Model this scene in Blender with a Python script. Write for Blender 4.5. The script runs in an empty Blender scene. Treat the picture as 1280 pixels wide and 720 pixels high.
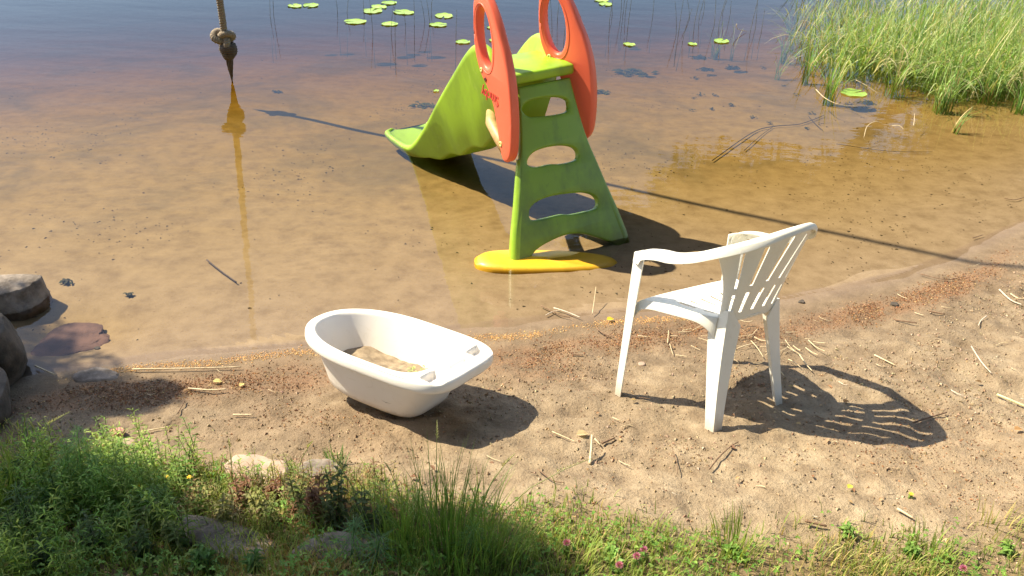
import bpy, bmesh, math, random
import numpy as np
from mathutils import Vector, Matrix, noise as mnoise
random.seed(7)
rng = np.random.default_rng(11)
PI = math.pi
scene = bpy.context.scene
C = scene.collection

# ------------------------------------------------------------------ camera
CF, CP, CR, CH = 1119.2, math.radians(30.39), math.radians(3.04), 2.378
cam_d = bpy.data.cameras.new('camera')
cam = bpy.data.objects.new('camera', cam_d)
C.objects.link(cam)
scene.camera = cam
cam_d.sensor_width = 36.0
cam_d.lens = 36.0 * CF / 1280.0
cam_d.clip_start = 0.05
cam_d.clip_end = 500
_r = Vector((1, 0, 0)); _u = Vector((0, math.sin(CP), math.cos(CP))); _f = Vector((0, math.cos(CP), -math.sin(CP)))
_c, _s = math.cos(CR), math.sin(CR)
cx_, cy_ = _r * _c + _u * _s, _r * -_s + _u * _c
M = Matrix((cx_, cy_, -_f)).transposed().to_4x4()
M.translation = Vector((0, 0, CH))
cam.matrix_world = M

# ------------------------------------------------------------------ sky, sun, exposure
SUN_AZ, SUN_EL = math.radians(17.0), math.radians(49.8)      # shadows fall to the right and slightly towards the bank
sun_dir = Vector((-math.cos(SUN_AZ) * math.cos(SUN_EL), math.sin(SUN_AZ) * math.cos(SUN_EL), math.sin(SUN_EL)))
world = bpy.data.worlds.new('World'); scene.world = world; world.use_nodes = True
wn = world.node_tree; wn.nodes.clear()
sky = wn.nodes.new('ShaderNodeTexSky'); sky.sky_type = 'NISHITA'; sky.sun_disc = False
sky.sun_elevation = SUN_EL; sky.sun_rotation = math.atan2(sun_dir.x, sun_dir.y)
sky.air_density = 1.0; sky.dust_density = 1.2; sky.ozone_density = 1.0
bg = wn.nodes.new('ShaderNodeBackground'); bg.inputs[1].default_value = 0.135
wo = wn.nodes.new('ShaderNodeOutputWorld')
wn.links.new(sky.outputs[0], bg.inputs[0]); wn.links.new(bg.outputs[0], wo.inputs[0])
sl = bpy.data.lights.new('sun', 'SUN'); sl.energy = 5.0; sl.angle = math.radians(0.5); sl.color = (1.0, 0.885, 0.67)
sun = bpy.data.objects.new('sun', sl); C.objects.link(sun)
sun.rotation_euler = (-sun_dir).to_track_quat('-Z', 'Y').to_euler(); sun.location = sun_dir * 30
scene.view_settings.view_transform = 'Standard'; scene.view_settings.look = 'None'
scene.view_settings.exposure = 1.10; scene.view_settings.gamma = 1.0
try: scene.view_settings.use_curve_mapping = False
except Exception: pass
scene.render.engine = 'CYCLES'
scene.cycles.max_bounces = 10; scene.cycles.transparent_max_bounces = 24
scene.cycles.caustics_reflective = False; scene.cycles.caustics_refractive = False

# ------------------------------------------------------------------ noise + terrain
def vnoise(x, y, seed=0):
    x = np.asarray(x, float); y = np.asarray(y, float)
    xi = np.floor(x).astype(np.int64); yi = np.floor(y).astype(np.int64)
    fx = x - xi; fy = y - yi
    fx = fx * fx * (3 - 2 * fx); fy = fy * fy * (3 - 2 * fy)
    def h(a, b):
        n = (a * 374761393 + b * 668265263 + seed * 1442695) & 0x7fffffff
        n = ((n ^ (n >> 13)) * 1274126177) & 0x7fffffff
        return ((n ^ (n >> 16)) & 0xffff) / 65535.0 * 2 - 1
    return (h(xi, yi) * (1 - fx) + h(xi + 1, yi) * fx) * (1 - fy) + (h(xi, yi + 1) * (1 - fx) + h(xi + 1, yi + 1) * fx) * fy
def fbm(x, y, oct=4, seed=0):
    s = 0; a = 1.0
    for k in range(oct):
        s = s + a * vnoise(x * 2 ** k, y * 2 ** k, seed + k * 17); a *= .5
    return s
def sstep(a, b, x):
    t = np.clip((np.asarray(x, float) - a) / (b - a), 0, 1); return t * t * (3 - 2 * t)
SHX = np.array([-30, -6, -2.6, -1.77, -.93, -.08, .5, 1.1, 1.5, 2.2, 3.2, 4.2, 6, 10, 30.])
SHY = np.array([-2, 1.6, 2.95, 3.25, 3.46, 3.71, 3.88, 4.00, 4.12, 4.44, 5.22, 5.9, 6.8, 8.0, 12.])
def shore(x): 
    x = np.asarray(x, float)
    return (np.interp(x - .25, SHX, SHY) + np.interp(x, SHX, SHY) * 2 + np.interp(x + .25, SHX, SHY)) / 4
def ground_z(x, y):
    x = np.asarray(x, float); y = np.asarray(y, float)
    d = shore(x) - y                                    # >0 on land
    s2 = np.interp(x, [-3, -1.4, -.5, .84, 2.5, 5], [.16, .15, .19, .115, .10, .12])
    land = .045 * d + s2 * (np.sqrt((np.maximum(d, -5) - .28) ** 2 + .02) + (d - .28)) / 2 - s2 * .03
    land = land + .0022 * fbm(x * 2.2, y * 3, 4, 37) * (1 - sstep(.15, .4, d))
    land = land + sstep(.2, .5, d) * (.016 * fbm(x * 2.3, y * 2.3, 3, 3) + .012 * fbm(x * 7, y * 7, 3, 9))
    land = np.where(d > 7, land[...] if np.ndim(land) else land, land)
    e = -d
    lake = -.048 * e - .05 * np.maximum(e - 3.6, 0) - .03 * np.maximum(e - 6, 0)
    lake = lake - .05 * np.exp(-((x + 2.08) / .28) ** 2 - ((y - 3.50) / .22) ** 2)
    lake = np.maximum(lake, -1.6) + .006 * fbm(x * 1.5, y * 1.5, 3, 5)
    # reeds stand on a shoal on the right
    return np.where(d > 0, np.minimum(land, 2.2 + 0 * land), lake)
def gz(x, y): return float(ground_z(x, y))
def ray(px, py):
    u, v = px - 640, py - 360
    a = (_c * u + _s * v) / CF; b = (-_s * u + _c * v) / CF
    return Vector((a, math.cos(CP) - b * math.sin(CP), -math.sin(CP) - b * math.cos(CP)))
def at(px, py, z=None):
    """point of the ground (or of the level z) that the photograph shows at a pixel: used to survey where things stand"""
    d = ray(px, py); o = Vector((0, 0, CH))
    if z is not None:
        return o + d * ((CH - z) / -d.z)
    t = (CH - .3) / -d.z
    for _ in range(25):
        P = o + d * t; t += (P.z - gz(P.x, P.y)) / -d.z * .9
    P = o + d * t; P.z = gz(P.x, P.y); return P

# ------------------------------------------------------------------ materials
def ramp(nt, fac, stops):
    r = nt.nodes.new('ShaderNodeValToRGB'); nt.links.new(fac, r.inputs[0])
    while len(r.color_ramp.elements) < len(stops): r.color_ramp.elements.new(.5)
    for e, (p, c) in zip(r.color_ramp.elements, stops):
        e.position = p; e.color = (c, c, c, 1) if isinstance(c, (int, float)) else (*c, 1)
    return r.outputs[0]
def mixc(nt, fac, a, b, mode='MIX'):
    m = nt.nodes.new('ShaderNodeMix'); m.data_type = 'RGBA'; m.blend_type = mode
    for sock, val in ((m.inputs[0], fac), (m.inputs[6], a), (m.inputs[7], b)):
        if hasattr(val, 'links'): nt.links.new(val, sock)
        elif isinstance(val, (int, float)): sock.default_value = val
        else: sock.default_value = (*val, 1)
    return m.outputs[2]
def math_(nt, op, a, b=0., c=None):
    m = nt.nodes.new('ShaderNodeMath'); m.operation = op
    for i, v in enumerate((a, b) if c is None else (a, b, c)):
        if hasattr(v, 'links'): nt.links.new(v, m.inputs[i])
        else: m.inputs[i].default_value = v
    return m.outputs[0]
def ntex(nt, scale, detail=4, rough=.6, coord=None, kind='noise', dist=0.):
    t = nt.nodes.new('ShaderNodeTexNoise' if kind == 'noise' else 'ShaderNodeTexVoronoi')
    t.inputs['Scale'].default_value = scale
    if kind == 'noise':
        t.inputs['Detail'].default_value = detail; t.inputs['Roughness'].default_value = rough; t.inputs['Distortion'].default_value = dist
    if coord is None:
        g = nt.nodes.new('ShaderNodeTexCoord'); coord = g.outputs['Object']
    nt.links.new(coord, t.inputs['Vector'])
    return t.outputs[0]
def base_mat(name):
    m = bpy.data.materials.new(name); m.use_nodes = True; nt = m.node_tree
    return m, nt, nt.nodes['Principled BSDF']
def bump(nt, bsdf, h, strength=.3, dist=.01, prev=None):
    b = nt.nodes.new('ShaderNodeBump'); b.inputs['Strength'].default_value = strength; b.inputs['Distance'].default_value = dist
    nt.links.new(h, b.inputs['Height'])
    if prev is not None: nt.links.new(prev, b.inputs['Normal'])
    nt.links.new(b.outputs[0], bsdf.inputs['Normal']); return b.outputs[0]
def simple(name, col, col2=None, rough=.6, scale=20, bs=.2, bd=.004, sub=0., detail=5, cut=(.35, .65), spec=.5):
    m, nt, b = base_mat(name)
    n = ntex(nt, scale, detail)
    if col2 is not None:
        nt.links.new(ramp(nt, n, [(cut[0], col), (cut[1], col2)]), b.inputs['Base Color'])
    else: b.inputs['Base Color'].default_value = (*col, 1)
    b.inputs['Roughness'].default_value = rough
    b.inputs['Specular IOR Level'].default_value = spec
    if bs: bump(nt, b, n, bs, bd)
    if sub: b.inputs['Subsurface Weight'].default_value = sub; b.inputs['Subsurface Radius'].default_value = (.01, .008, .005); b.inputs['Subsurface Scale'].default_value = .5
    return m
def vc_mat(name, rough=.6, transl=.35, attr='Col', tint=(1, 1, 1)):
    """colour per piece from a vertex attribute, with light passing through thin leaves"""
    m, nt, b = base_mat(name)
    a = nt.nodes.new('ShaderNodeAttribute'); a.attribute_name = attr
    n = ntex(nt, 60, 2)
    col = mixc(nt, 1.0, a.outputs[0], ramp(nt, n, [(.3, .82), (.7, 1.12)]), 'MULTIPLY')
    nt.links.new(col, b.inputs['Base Color']); b.inputs['Roughness'].default_value = rough
    b.inputs['Specular IOR Level'].default_value = .35
    if transl:
        t = nt.nodes.new('ShaderNodeBsdfTranslucent'); nt.links.new(mixc(nt, 1.0, col, (1.25, 1.3, .6), 'MULTIPLY'), t.inputs[0])
        mx = nt.nodes.new('ShaderNodeMixShader'); mx.inputs[0].default_value = transl
        nt.links.new(b.outputs[0], mx.inputs[1]); nt.links.new(t.outputs[0], mx.inputs[2])
        nt.links.new(mx.outputs[0], nt.nodes['Material Output'].inputs[0])
    return m

# sand, with the damp margin, the bark litter bands and the dry upper beach told apart by a stored attribute (R: distance to the waterline on land, G: litter, B: turf)
def sand_material():
    m, nt, b = base_mat('beach_sand')
    a = nt.nodes.new('ShaderNodeAttribute'); a.attribute_name = 'Zone'
    sep = nt.nodes.new('ShaderNodeSeparateColor'); nt.links.new(a.outputs[0], sep.inputs[0])
    big = ntex(nt, 1.7, 5, .6); mid = ntex(nt, 9, 6, .65); fine = ntex(nt, 70, 4, .7); grain = ntex(nt, 420, 2, .6)
    dry = ramp(nt, mid, [(.30, (.20, .143, .088)), (.5, (.31, .235, .150)), (.72, (.43, .34, .225))])
    damp = ramp(nt, mid, [(.3, (.120, .083, .050)), (.7, (.210, .150, .092))])
    bed = ramp(nt, mid, [(.28, (.175, .120, .068)), (.5, (.24, .172, .102)), (.75, (.29, .212, .13))])
    d = math_(nt, 'ADD', sep.outputs[0], math_(nt, 'MULTIPLY', math_(nt, 'SUBTRACT', big, .5), .45))
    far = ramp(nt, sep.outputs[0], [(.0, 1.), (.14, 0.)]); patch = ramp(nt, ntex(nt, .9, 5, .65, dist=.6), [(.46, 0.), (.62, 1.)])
    bed = mixc(nt, math_(nt, 'MULTIPLY', math_(nt, 'MULTIPLY', far, patch), .5), bed, (.075, .062, .040))  # dark bed mottling stands in for patchy sky reflection on the far water
    drysand = mixc(nt, ramp(nt, d, [(.50, 0.), (.88, 1.)]), damp, dry)       # R encodes .5 + d/4
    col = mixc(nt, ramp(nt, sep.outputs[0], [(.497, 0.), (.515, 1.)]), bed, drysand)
    # smooth wet margin line
    wet = ramp(nt, math_(nt, 'ADD', sep.outputs[0], math_(nt, 'MULTIPLY', math_(nt, 'SUBTRACT', big, .5), .03)), [(.492, 0.), (.50, 1.), (.508, .9), (.535, 0.)])
    col = mixc(nt, math_(nt, 'MULTIPLY', wet, .55), col, (.20, .14, .095))
    # litter of bark crumbs: rusty brown specks
    lit = math_(nt, 'MULTIPLY', sep.outputs[1], ramp(nt, mid, [(.36, 0.), (.56, 1.)]))
    spk = ramp(nt, ntex(nt, 190, 4, .85), [(.38, (.085, .042, .024)), (.52, (.235, .115, .055)), (.66, (.36, .22, .12))])
    col = mixc(nt, math_(nt, 'MULTIPLY', lit, .6), col, spk)
    # turf soil under the grass
    soil = ramp(nt, fine, [(.3, (.07, .045, .022)), (.7, (.26, .19, .08))])
    col = mixc(nt, math_(nt, 'MULTIPLY', sep.outputs[2], ramp(nt, mid, [(.3, .35), (.6, 1.)])), col, soil)
    # dark crumbs everywhere
    crumbs = ramp(nt, ntex(nt, 55, 3, .75), [(.62, 0.), (.70, 1.)])
    col = mixc(nt, math_(nt, 'MULTIPLY', crumbs, ramp(nt, big, [(.35, .15), (.6, .75)])), col, (.13, .075, .04))
    col = mixc(nt, .6, col, ramp(nt, grain, [(.25, .7), (.75, 1.25)]), 'MULTIPLY')
    nt.links.new(col, b.inputs['Base Color'])
    nt.links.new(math_(nt, 'SUBTRACT', .95, math_(nt, 'MULTIPLY', wet, .45)), b.inputs['Roughness'])
    b.inputs['Specular IOR Level'].default_value = .3
    land = ramp(nt, sep.outputs[0], [(.50, .12), (.60, 1.)])
    p = bump(nt, b, math_(nt, 'MULTIPLY', mid, land), .65, .018)
    p = bump(nt, b, math_(nt, 'MULTIPLY', fine, land), 1., .012, p)
    bump(nt, b, grain, .35, .0015, p)
    return m
MAT = {}
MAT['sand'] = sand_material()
def grimy(name, c1, c2, rough, z0, z1):
    m, nt, b = base_mat(name); n = ntex(nt, 5, 4); g = nt.nodes.new('ShaderNodeTexCoord'); sp = nt.nodes.new('ShaderNodeSeparateXYZ'); nt.links.new(g.outputs['Object'], sp.inputs[0])
    c = ramp(nt, n, [(.3, c1), (.8, c2)]); h = math_(nt, 'ADD', sp.outputs[2], math_(nt, 'MULTIPLY', math_(nt, 'SUBTRACT', ntex(nt, 28, 5, .7), .5), z1 * 1.6))
    mr = nt.nodes.new('ShaderNodeMapRange'); nt.links.new(h, mr.inputs[0]); mr.inputs[1].default_value = z0; mr.inputs[2].default_value = z1; mr.inputs[3].default_value = .75; mr.inputs[4].default_value = 0.
    c = mixc(nt, mr.outputs[0], c, (.36, .26, .16)); st = ramp(nt, ntex(nt, 11, 8, .75, dist=2.), [(.55, 0.), (.75, .28)]); c = mixc(nt, st, c, (.50, .42, .28))
    nt.links.new(c, b.inputs['Base Color']); b.inputs['Roughness'].default_value = rough; bump(nt, b, ntex(nt, 90, 3), .06, .001); return m
MAT['white_plastic'] = grimy('white_resin', (.80, .78, .70), (.74, .72, .63), .38, -.02, .07)
MAT['tub'] = grimy('tub_plastic', (.83, .79, .73), (.78, .73, .66), .32, -.01, .030)
def slide_plastic(name, col, dark, scuff, amount=.5, grime=.6):
    m, nt, b = base_mat(name)
    g = nt.nodes.new('ShaderNodeTexCoord'); mp = nt.nodes.new('ShaderNodeMapping'); mp.inputs['Scale'].default_value = (1, 1, .35)
    nt.links.new(g.outputs['Object'], mp.inputs[0])
    n = ntex(nt, 5, 6, .65, mp.outputs[0]); n2 = ntex(nt, 22, 6, .7, mp.outputs[0], dist=1.5)
    c = mixc(nt, ramp(nt, n, [(.45, 0.), (.72, amount)]), col, dark)
    c = mixc(nt, ramp(nt, n2, [(.60, 0.), (.76, .45)]), c, scuff)
    sp = nt.nodes.new('ShaderNodeSeparateXYZ'); nt.links.new(g.outputs['Object'], sp.inputs[0])      # silt and algae up to the waterline
    hz = math_(nt, 'ADD', sp.outputs[2], math_(nt, 'MULTIPLY', math_(nt, 'SUBTRACT', ntex(nt, 14, 5, .7), .5), .12))
    mr = nt.nodes.new('ShaderNodeMapRange'); nt.links.new(hz, mr.inputs[0]); mr.inputs[1].default_value = .03; mr.inputs[2].default_value = .11; mr.inputs[3].default_value = grime; mr.inputs[4].default_value = 0.
    c = mixc(nt, mr.outputs[0], c, (.10, .085, .035))
    c = mixc(nt, ramp(nt, ntex(nt, 60, 6, .8, mp.outputs[0], dist=3.), [(.62, 0.), (.70, .35)]), c, dark)
    nt.links.new(c, b.inputs['Base Color']); b.inputs['Roughness'].default_value = .42
    bump(nt, b, ntex(nt, 160, 3), .08, .001)
    return m
MAT['lime'] = slide_plastic('lime_green_plastic', (.28, .475, .02), (.13, .23, .02), (.44, .54, .18), .75, .15)
MAT['ladder_shade'] = slide_plastic('shade_darkened_dirty_green_plastic', (.185, .325, .022), (.085, .155, .028), (.05, .085, .03), .9)  # darker copy of lime for the ladder's shaded face, plus dirt mottling
MAT['coral'] = slide_plastic('coral_red_plastic', (.78, .135, .065), (.66, .115, .06), (.80, .26, .16), .6)
MAT['yellow'] = slide_plastic('yellow_plastic', (.88, .50, .02), (.66, .34, .02), (.45, .30, .05), .8, .25)
MAT['tan'] = simple('tan_plastic', (.50, .33, .14), (.38, .24, .09), rough=.5, scale=18)
MAT['screw'] = simple('pale_yellow_plastic', (.80, .72, .25), (.6, .5, .16), rough=.4)
MAT['hole'] = simple('recess_shade_colour', (.10, .02, .012), rough=.9, bs=0)  # dark coral colour paints the shade inside the screw hole
MAT['rope'] = simple('hemp_rope', (.13, .105, .075), (.32, .26, .185), rough=.95, scale=140, bs=.5, bd=.002)
MAT['rope_dark'] = simple('wet_hemp_rope', (.045, .032, .022), (.10, .072, .048), rough=.8, scale=140, bs=.5, bd=.002)
MAT['bark'] = simple('pine_bark', (.10, .06, .035), (.22, .14, .08), rough=.95, scale=25, bs=.8, bd=.02)
MAT['rock_pale'] = simple('pale_granite', (.30, .245, .20), (.47, .40, .33), rough=.9, scale=18, bs=.7, bd=.012, detail=8)
MAT['rock_dark'] = simple('dark_rock_and_soil', (.035, .028, .021), (.12, .095, .072), rough=.9, scale=11, bs=.8, bd=.02, detail=8)
MAT['rock_red'] = simple('reddish_underwater_stone', (.065, .032, .028), (.13, .068, .055), rough=.9, scale=13, bs=.6, bd=.01, detail=8)
MAT['rock_pink'] = simple('pink_stone', (.42, .15, .14), (.52, .26, .22), rough=.9, scale=22, bs=.5)
MAT['straw'] = simple('dry_straw', (.46, .35, .20), (.64, .53, .34), rough=.7, scale=60, bs=.3, bd=.001)
MAT['twig'] = simple('dead_twig', (.11, .065, .038), (.24, .15, .09), rough=.9, scale=60, bs=.5, bd=.002)
MAT['twig_pale'] = simple('bleached_twig', (.45, .36, .27), (.66, .57, .45), rough=.85, scale=60, bs=.5, bd=.002)
MAT['sunken'] = simple('waterlogged_twig', (.05, .035, .03), (.10, .07, .055), rough=.95, scale=40)
MAT['leaf_vc'] = vc_mat('plant_leaf')
MAT['petal_vc'] = vc_mat('petal', .6, .3)
MAT['crumb_vc'] = vc_mat('bark_crumb', .9, 0)
MAT['lily'] = vc_mat('lily_pad_leaf', .35, .15)
MAT['weed'] = vc_mat('water_weed', .8, .1)

def water_material():
    m = bpy.data.materials.new('lake_water'); m.use_nodes = True; nt = m.node_tree; nt.nodes.clear()
    out = nt.nodes.new('ShaderNodeOutputMaterial')
    tr = nt.nodes.new('ShaderNodeBsdfTransparent'); gl = nt.nodes.new('ShaderNodeBsdfGlossy'); gl.inputs['Roughness'].default_value = .015
    fr = nt.nodes.new('ShaderNodeFresnel'); fr.inputs[0].default_value = 1.333
    mx = nt.nodes.new('ShaderNodeMixShader')
    g = nt.nodes.new('ShaderNodeTexCoord'); mp = nt.nodes.new('ShaderNodeMapping'); mp.inputs['Scale'].default_value = (.55, 1.6, 1)
    mp.inputs['Rotation'].default_value = (0, 0, math.radians(12))
    nt.links.new(g.outputs['Object'], mp.inputs[0])
    h = math_(nt, 'ADD', ntex(nt, 2.2, 3, .5, mp.outputs[0]), math_(nt, 'MULTIPLY', ntex(nt, 16, 2, .5, mp.outputs[0]), .05))
    b = nt.nodes.new('ShaderNodeBump'); b.inputs['Strength'].default_value = .25; b.inputs['Distance'].default_value = .012
    nt.links.new(h, b.inputs['Height'])
    nt.links.new(b.outputs[0], gl.inputs['Normal']); nt.links.new(b.outputs[0], fr.inputs['Normal'])
    nt.links.new(fr.outputs[0], mx.inputs[0]); nt.links.new(tr.outputs[0], mx.inputs[1]); nt.links.new(gl.outputs[0], mx.inputs[2])
    nt.links.new(mx.outputs[0], out.inputs['Surface'])
    va = nt.nodes.new('ShaderNodeVolumeAbsorption'); va.inputs['Color'].default_value = (.80, .69, .14, 1); va.inputs['Density'].default_value = 2.9
    nt.links.new(va.outputs[0], out.inputs['Volume'])
    return m
MAT['water'] = water_material()

# ------------------------------------------------------------------ object helpers
def mesh_np(name, V, F, mat, smooth=True, cols=None, attr='Col', parent=None, mats=None, midx=None):
    me = bpy.data.meshes.new(name)
    V = np.asarray(V, np.float32)
    if isinstance(F, np.ndarray):
        n, k = F.shape
        me.vertices.add(len(V)); me.vertices.foreach_set('co', V.ravel())
        me.loops.add(n * k); me.loops.foreach_set('vertex_index', F.astype(np.int32).ravel())
        me.polygons.add(n); me.polygons.foreach_set('loop_start', np.arange(0, n * k, k, dtype=np.int32))
        me.update(calc_edges=True)
    else:
        me.from_pydata(V.tolist(), [], F); me.update()
    if smooth: me.polygons.foreach_set('use_smooth', np.ones(len(me.polygons), bool))
    if cols is not None:
        at_ = me.color_attributes.new(attr, 'FLOAT_COLOR', 'POINT')
        c = np.ones((len(V), 4), np.float32); c[:, :3] = cols; at_.data.foreach_set('color', c.ravel())
    for mm in (mats or [mat]): me.materials.append(mm)
    if midx is not None: me.polygons.foreach_set('material_index', np.asarray(midx, np.int32))
    me.validate()
    o = bpy.data.objects.new(name, me); C.objects.link(o)
    if parent: o.parent = parent
    return o
def empty(name, loc=(0, 0, 0), rz=0, mw=None):
    o = bpy.data.objects.new(name, None); C.objects.link(o); o.empty_display_size = .1
    if mw is not None: o.matrix_world = mw
    else: o.location = loc; o.rotation_euler = (0, 0, rz)
    return o
def tag(o, label=None, cat=None, group=None, kind=None):
    if label: o['label'] = label
    if cat: o['category'] = cat
    if group: o['group'] = group
    if kind: o['kind'] = kind
    return o
class MB:
    def __init__(s): s.v = []; s.f = []; s.c = []
    def add(s, V, F, col=None):
        k = len(s.v); s.v += [tuple(p) for p in V]; s.f += [tuple(i + k for i in q) for q in F]
        if col is not None: s.c += [col] * len(V)
    def tube(s, pts, radii, n=8, col=None, cap=True):
        pts = [Vector(p) for p in pts]; k = len(pts)
        if not hasattr(radii, '__len__'): radii = [radii] * k
        V = []; F = []; up = None
        for i, p in enumerate(pts):
            t = (pts[min(i + 1, k - 1)] - pts[max(i - 1, 0)]).normalized()
            if up is None: up = t.orthogonal().normalized()
            up = (up - t * up.dot(t)); up = up.normalized() if up.length > 1e-6 else t.orthogonal().normalized()
            w = t.cross(up)
            for j in range(n):
                a = 2 * PI * j / n; V.append(p + (up * math.cos(a) + w * math.sin(a)) * radii[i])
        for i in range(k - 1):
            for j in range(n):
                F.append((i * n + j, i * n + (j + 1) % n, (i + 1) * n + (j + 1) % n, (i + 1) * n + j))
        if cap: F.append(tuple(range(n - 1, -1, -1))); F.append(tuple((k - 1) * n + j for j in range(n)))
        s.add(V, F, col)
    def blade(s, base, d, h, w, bend, col, segs=4, tipcol=None, flat=None):
        """thin leaf blade: rises, bends towards d and tapers"""
        d = Vector(d).normalized() if Vector(d).length > 0 else Vector((1, 0, 0)); side = Vector((-d.y, d.x, 0)) if flat is None else flat
        base = Vector(base); V = []; F = []; 
        for i in range(segs + 1):
            t = i / segs; ang = bend * t
            if i == 0: p = base.copy()
            else: p = p + (d * math.sin(ang * (1 - .5 / segs)) + Vector((0, 0, 1)) * math.cos(ang * (1 - .5 / segs))) * (h / segs)
            ww = w * (1 - t) ** .6 * .5 if i < segs else 0
            if i < segs: V += [p - side * ww, p + side * ww]
            else: V += [p]
        for i in range(segs - 1): F.append((2 * i, 2 * i + 1, 2 * i + 3, 2 * i + 2))
        F.append((2 * segs - 2, 2 * segs - 1, 2 * segs))
        k = len(s.v); s.v += [tuple(q) for q in V]; s.f += [tuple(i + k for i in q) for q in F]
        tc = tipcol or col
        for i in range(segs + 1):
            c = tuple(col[j] * (1 - i / segs) + tc[j] * i / segs for j in range(3))
            s.c += [c, c] if i < segs else [c]
        return p
    def leaf(s, base, d, l, w, col, fold=.15, droop=.3):
        """pointed leaf along direction d, with a midrib fold"""
        d = Vector(d).normalized(); up = Vector((0, 0, 1)); side = d.cross(up)
        side = side.normalized() if side.length > 1e-4 else Vector((1, 0, 0)); nn = side.cross(d)
        base = Vector(base); P = lambda t, q, h=0: base + d * (l * t) + side * (w * q) + nn * (l * h) - up * (droop * l * t * t)
        V = [P(0, 0), P(.3, .42, fold), P(.3, 0), P(.3, -.42, fold), P(.65, .38, fold), P(.65, 0), P(.65, -.38, fold), P(1, 0)]
        s.add(V, [(0, 2, 1), (0, 3, 2), (1, 2, 5, 4), (2, 3, 6, 5), (4, 5, 7), (5, 6, 7)], col)
    def box(s, c, sz, col=None):
        x, y, z = c; a, b, h = [q / 2 for q in sz]
        V = [(x + i * a, y + j * b, z + k * h) for i in (-1, 1) for j in (-1, 1) for k in (-1, 1)]
        s.add(V, [(0, 1, 3, 2), (4, 6, 7, 5), (0, 4, 5, 1), (2, 3, 7, 6), (0, 2, 6, 4), (1, 5, 7, 3)], col)
    def build(s, name, mat, parent=None, smooth=True):
        return mesh_np(name, s.v, s.f, mat, smooth, s.c if s.c else None, parent=parent)
def jit(c, a=.2):
    k = 1 + random.uniform(-a, a); return tuple(max(0, q * k * (1 + random.uniform(-a, a) * .4)) for q in c)
def grid_faces(n, m, skip=None):
    i = np.arange(n - 1)[:, None]; j = np.arange(m - 1)[None, :]
    a = i * m + j; F = np.stack([a, a + 1, a + m + 1, a + m], -1).reshape(-1, 4)
    return F
def outline_plate(name, outline, holes, thick, bevel, mat, parent, mw=None):
    """flat moulded panel: a filled outline with real holes, given thickness and rounded edges"""
    cu = bpy.data.curves.new(name, 'CURVE'); cu.dimensions = '2D'; cu.fill_mode = 'BOTH'
    cu.extrude = thick / 2 - bevel; cu.bevel_depth = bevel; cu.bevel_resolution = 2; cu.offset = -bevel
    for pts in [outline] + holes:
        sp = cu.splines.new('POLY'); sp.points.add(len(pts) - 1); sp.use_cyclic_u = True
        for p, q in zip(sp.points, pts): p.co = (q[0], q[1], 0, 1)
    tmp = bpy.data.objects.new(name, cu); C.objects.link(tmp)
    dg = bpy.context.evaluated_depsgraph_get(); dg.update()
    me = bpy.data.meshes.new_from_object(tmp.evaluated_get(dg)); me.name = name
    bpy.data.objects.remove(tmp)
    me.materials.clear(); me.materials.append(mat)
    bm = bmesh.new(); bm.from_mesh(me); bmesh.ops.remove_doubles(bm, verts=bm.verts, dist=1e-5)
    if mw is not None: bmesh.ops.transform(bm, matrix=mw, verts=bm.verts)
    bmesh.ops.recalc_face_normals(bm, faces=bm.faces); bm.to_mesh(me); bm.free()
    for p in me.polygons: p.use_smooth = True
    me.set_sharp_from_angle(angle=math.radians(35))
    o = bpy.data.objects.new(name, me); C.objects.link(o); o.parent = parent
    return o
def smooth_loop(pts, n=6, closed=True):
    """Catmull-Rom through the points"""
    out = []; k = len(pts)
    for i in range(k if closed else k - 1):
        g = (lambda j: pts[j % k]) if closed else (lambda j: pts[min(max(j, 0), k - 1)])
        p0, p1, p2, p3 = [np.array(g(i + q), float) for q in (-1, 0, 1, 2)]
        for s in range(n):
            t = s / n
            out.append(tuple(.5 * ((2 * p1) + (-p0 + p2) * t + (2 * p0 - 5 * p1 + 4 * p2 - p3) * t * t + (-p0 + 3 * p1 - 3 * p2 + p3) * t ** 3)))
    if not closed: out.append(tuple(pts[-1]))
    return out

# ------------------------------------------------------------------ ground: one sheet from the bank to far under the lake
def axis(dense0, dense1, st, lo, hi, g=1.18):
    a = list(np.arange(dense0, dense1, st)); s = st
    L = []; x = dense0
    while x > lo: s *= g; x -= s; L.append(x)
    s = st; x = a[-1]; R = []
    while x < hi: s *= g; x += s; R.append(x)
    return np.array(L[::-1] + a + R)
gx = axis(-3.0, 4.2, .0155, -90, 90, 1.12); gy = axis(1.45, 5.6, .0155, -30, 140, 1.045)
GX, GY = np.meshgrid(gx, gy, indexing='ij')
D = shore(GX) - GY
Z = ground_z(GX, GY)
near = sstep(.12, .5, D) * (GX > -4) * (GX < 6)
lump = np.maximum(fbm(GX * 5, GY * 5, 3, 41), 0)
Z = Z + near * (.0055 * fbm(GX * 14, GY * 14, 3, 21) + .0032 * fbm(GX * 32, GY * 32, 2, 31) + .007 * lump)
tc_, ts_ = math.cos(math.radians(148)), math.sin(math.radians(148)); tx_, ty_ = GX + .47, GY - 2.9      # sand banked against the tub
tq_ = np.sqrt(((tx_ * tc_ + ty_ * ts_) / .27) ** 2 + ((-tx_ * ts_ + ty_ * tc_) / .175) ** 2)
Z = Z + .012 * np.exp(-((tq_ - 1.0) / .16) ** 2) * (.5 + .5 * fbm(GX * 11, GY * 11, 2, 88))
fr = random.Random(5)
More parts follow.
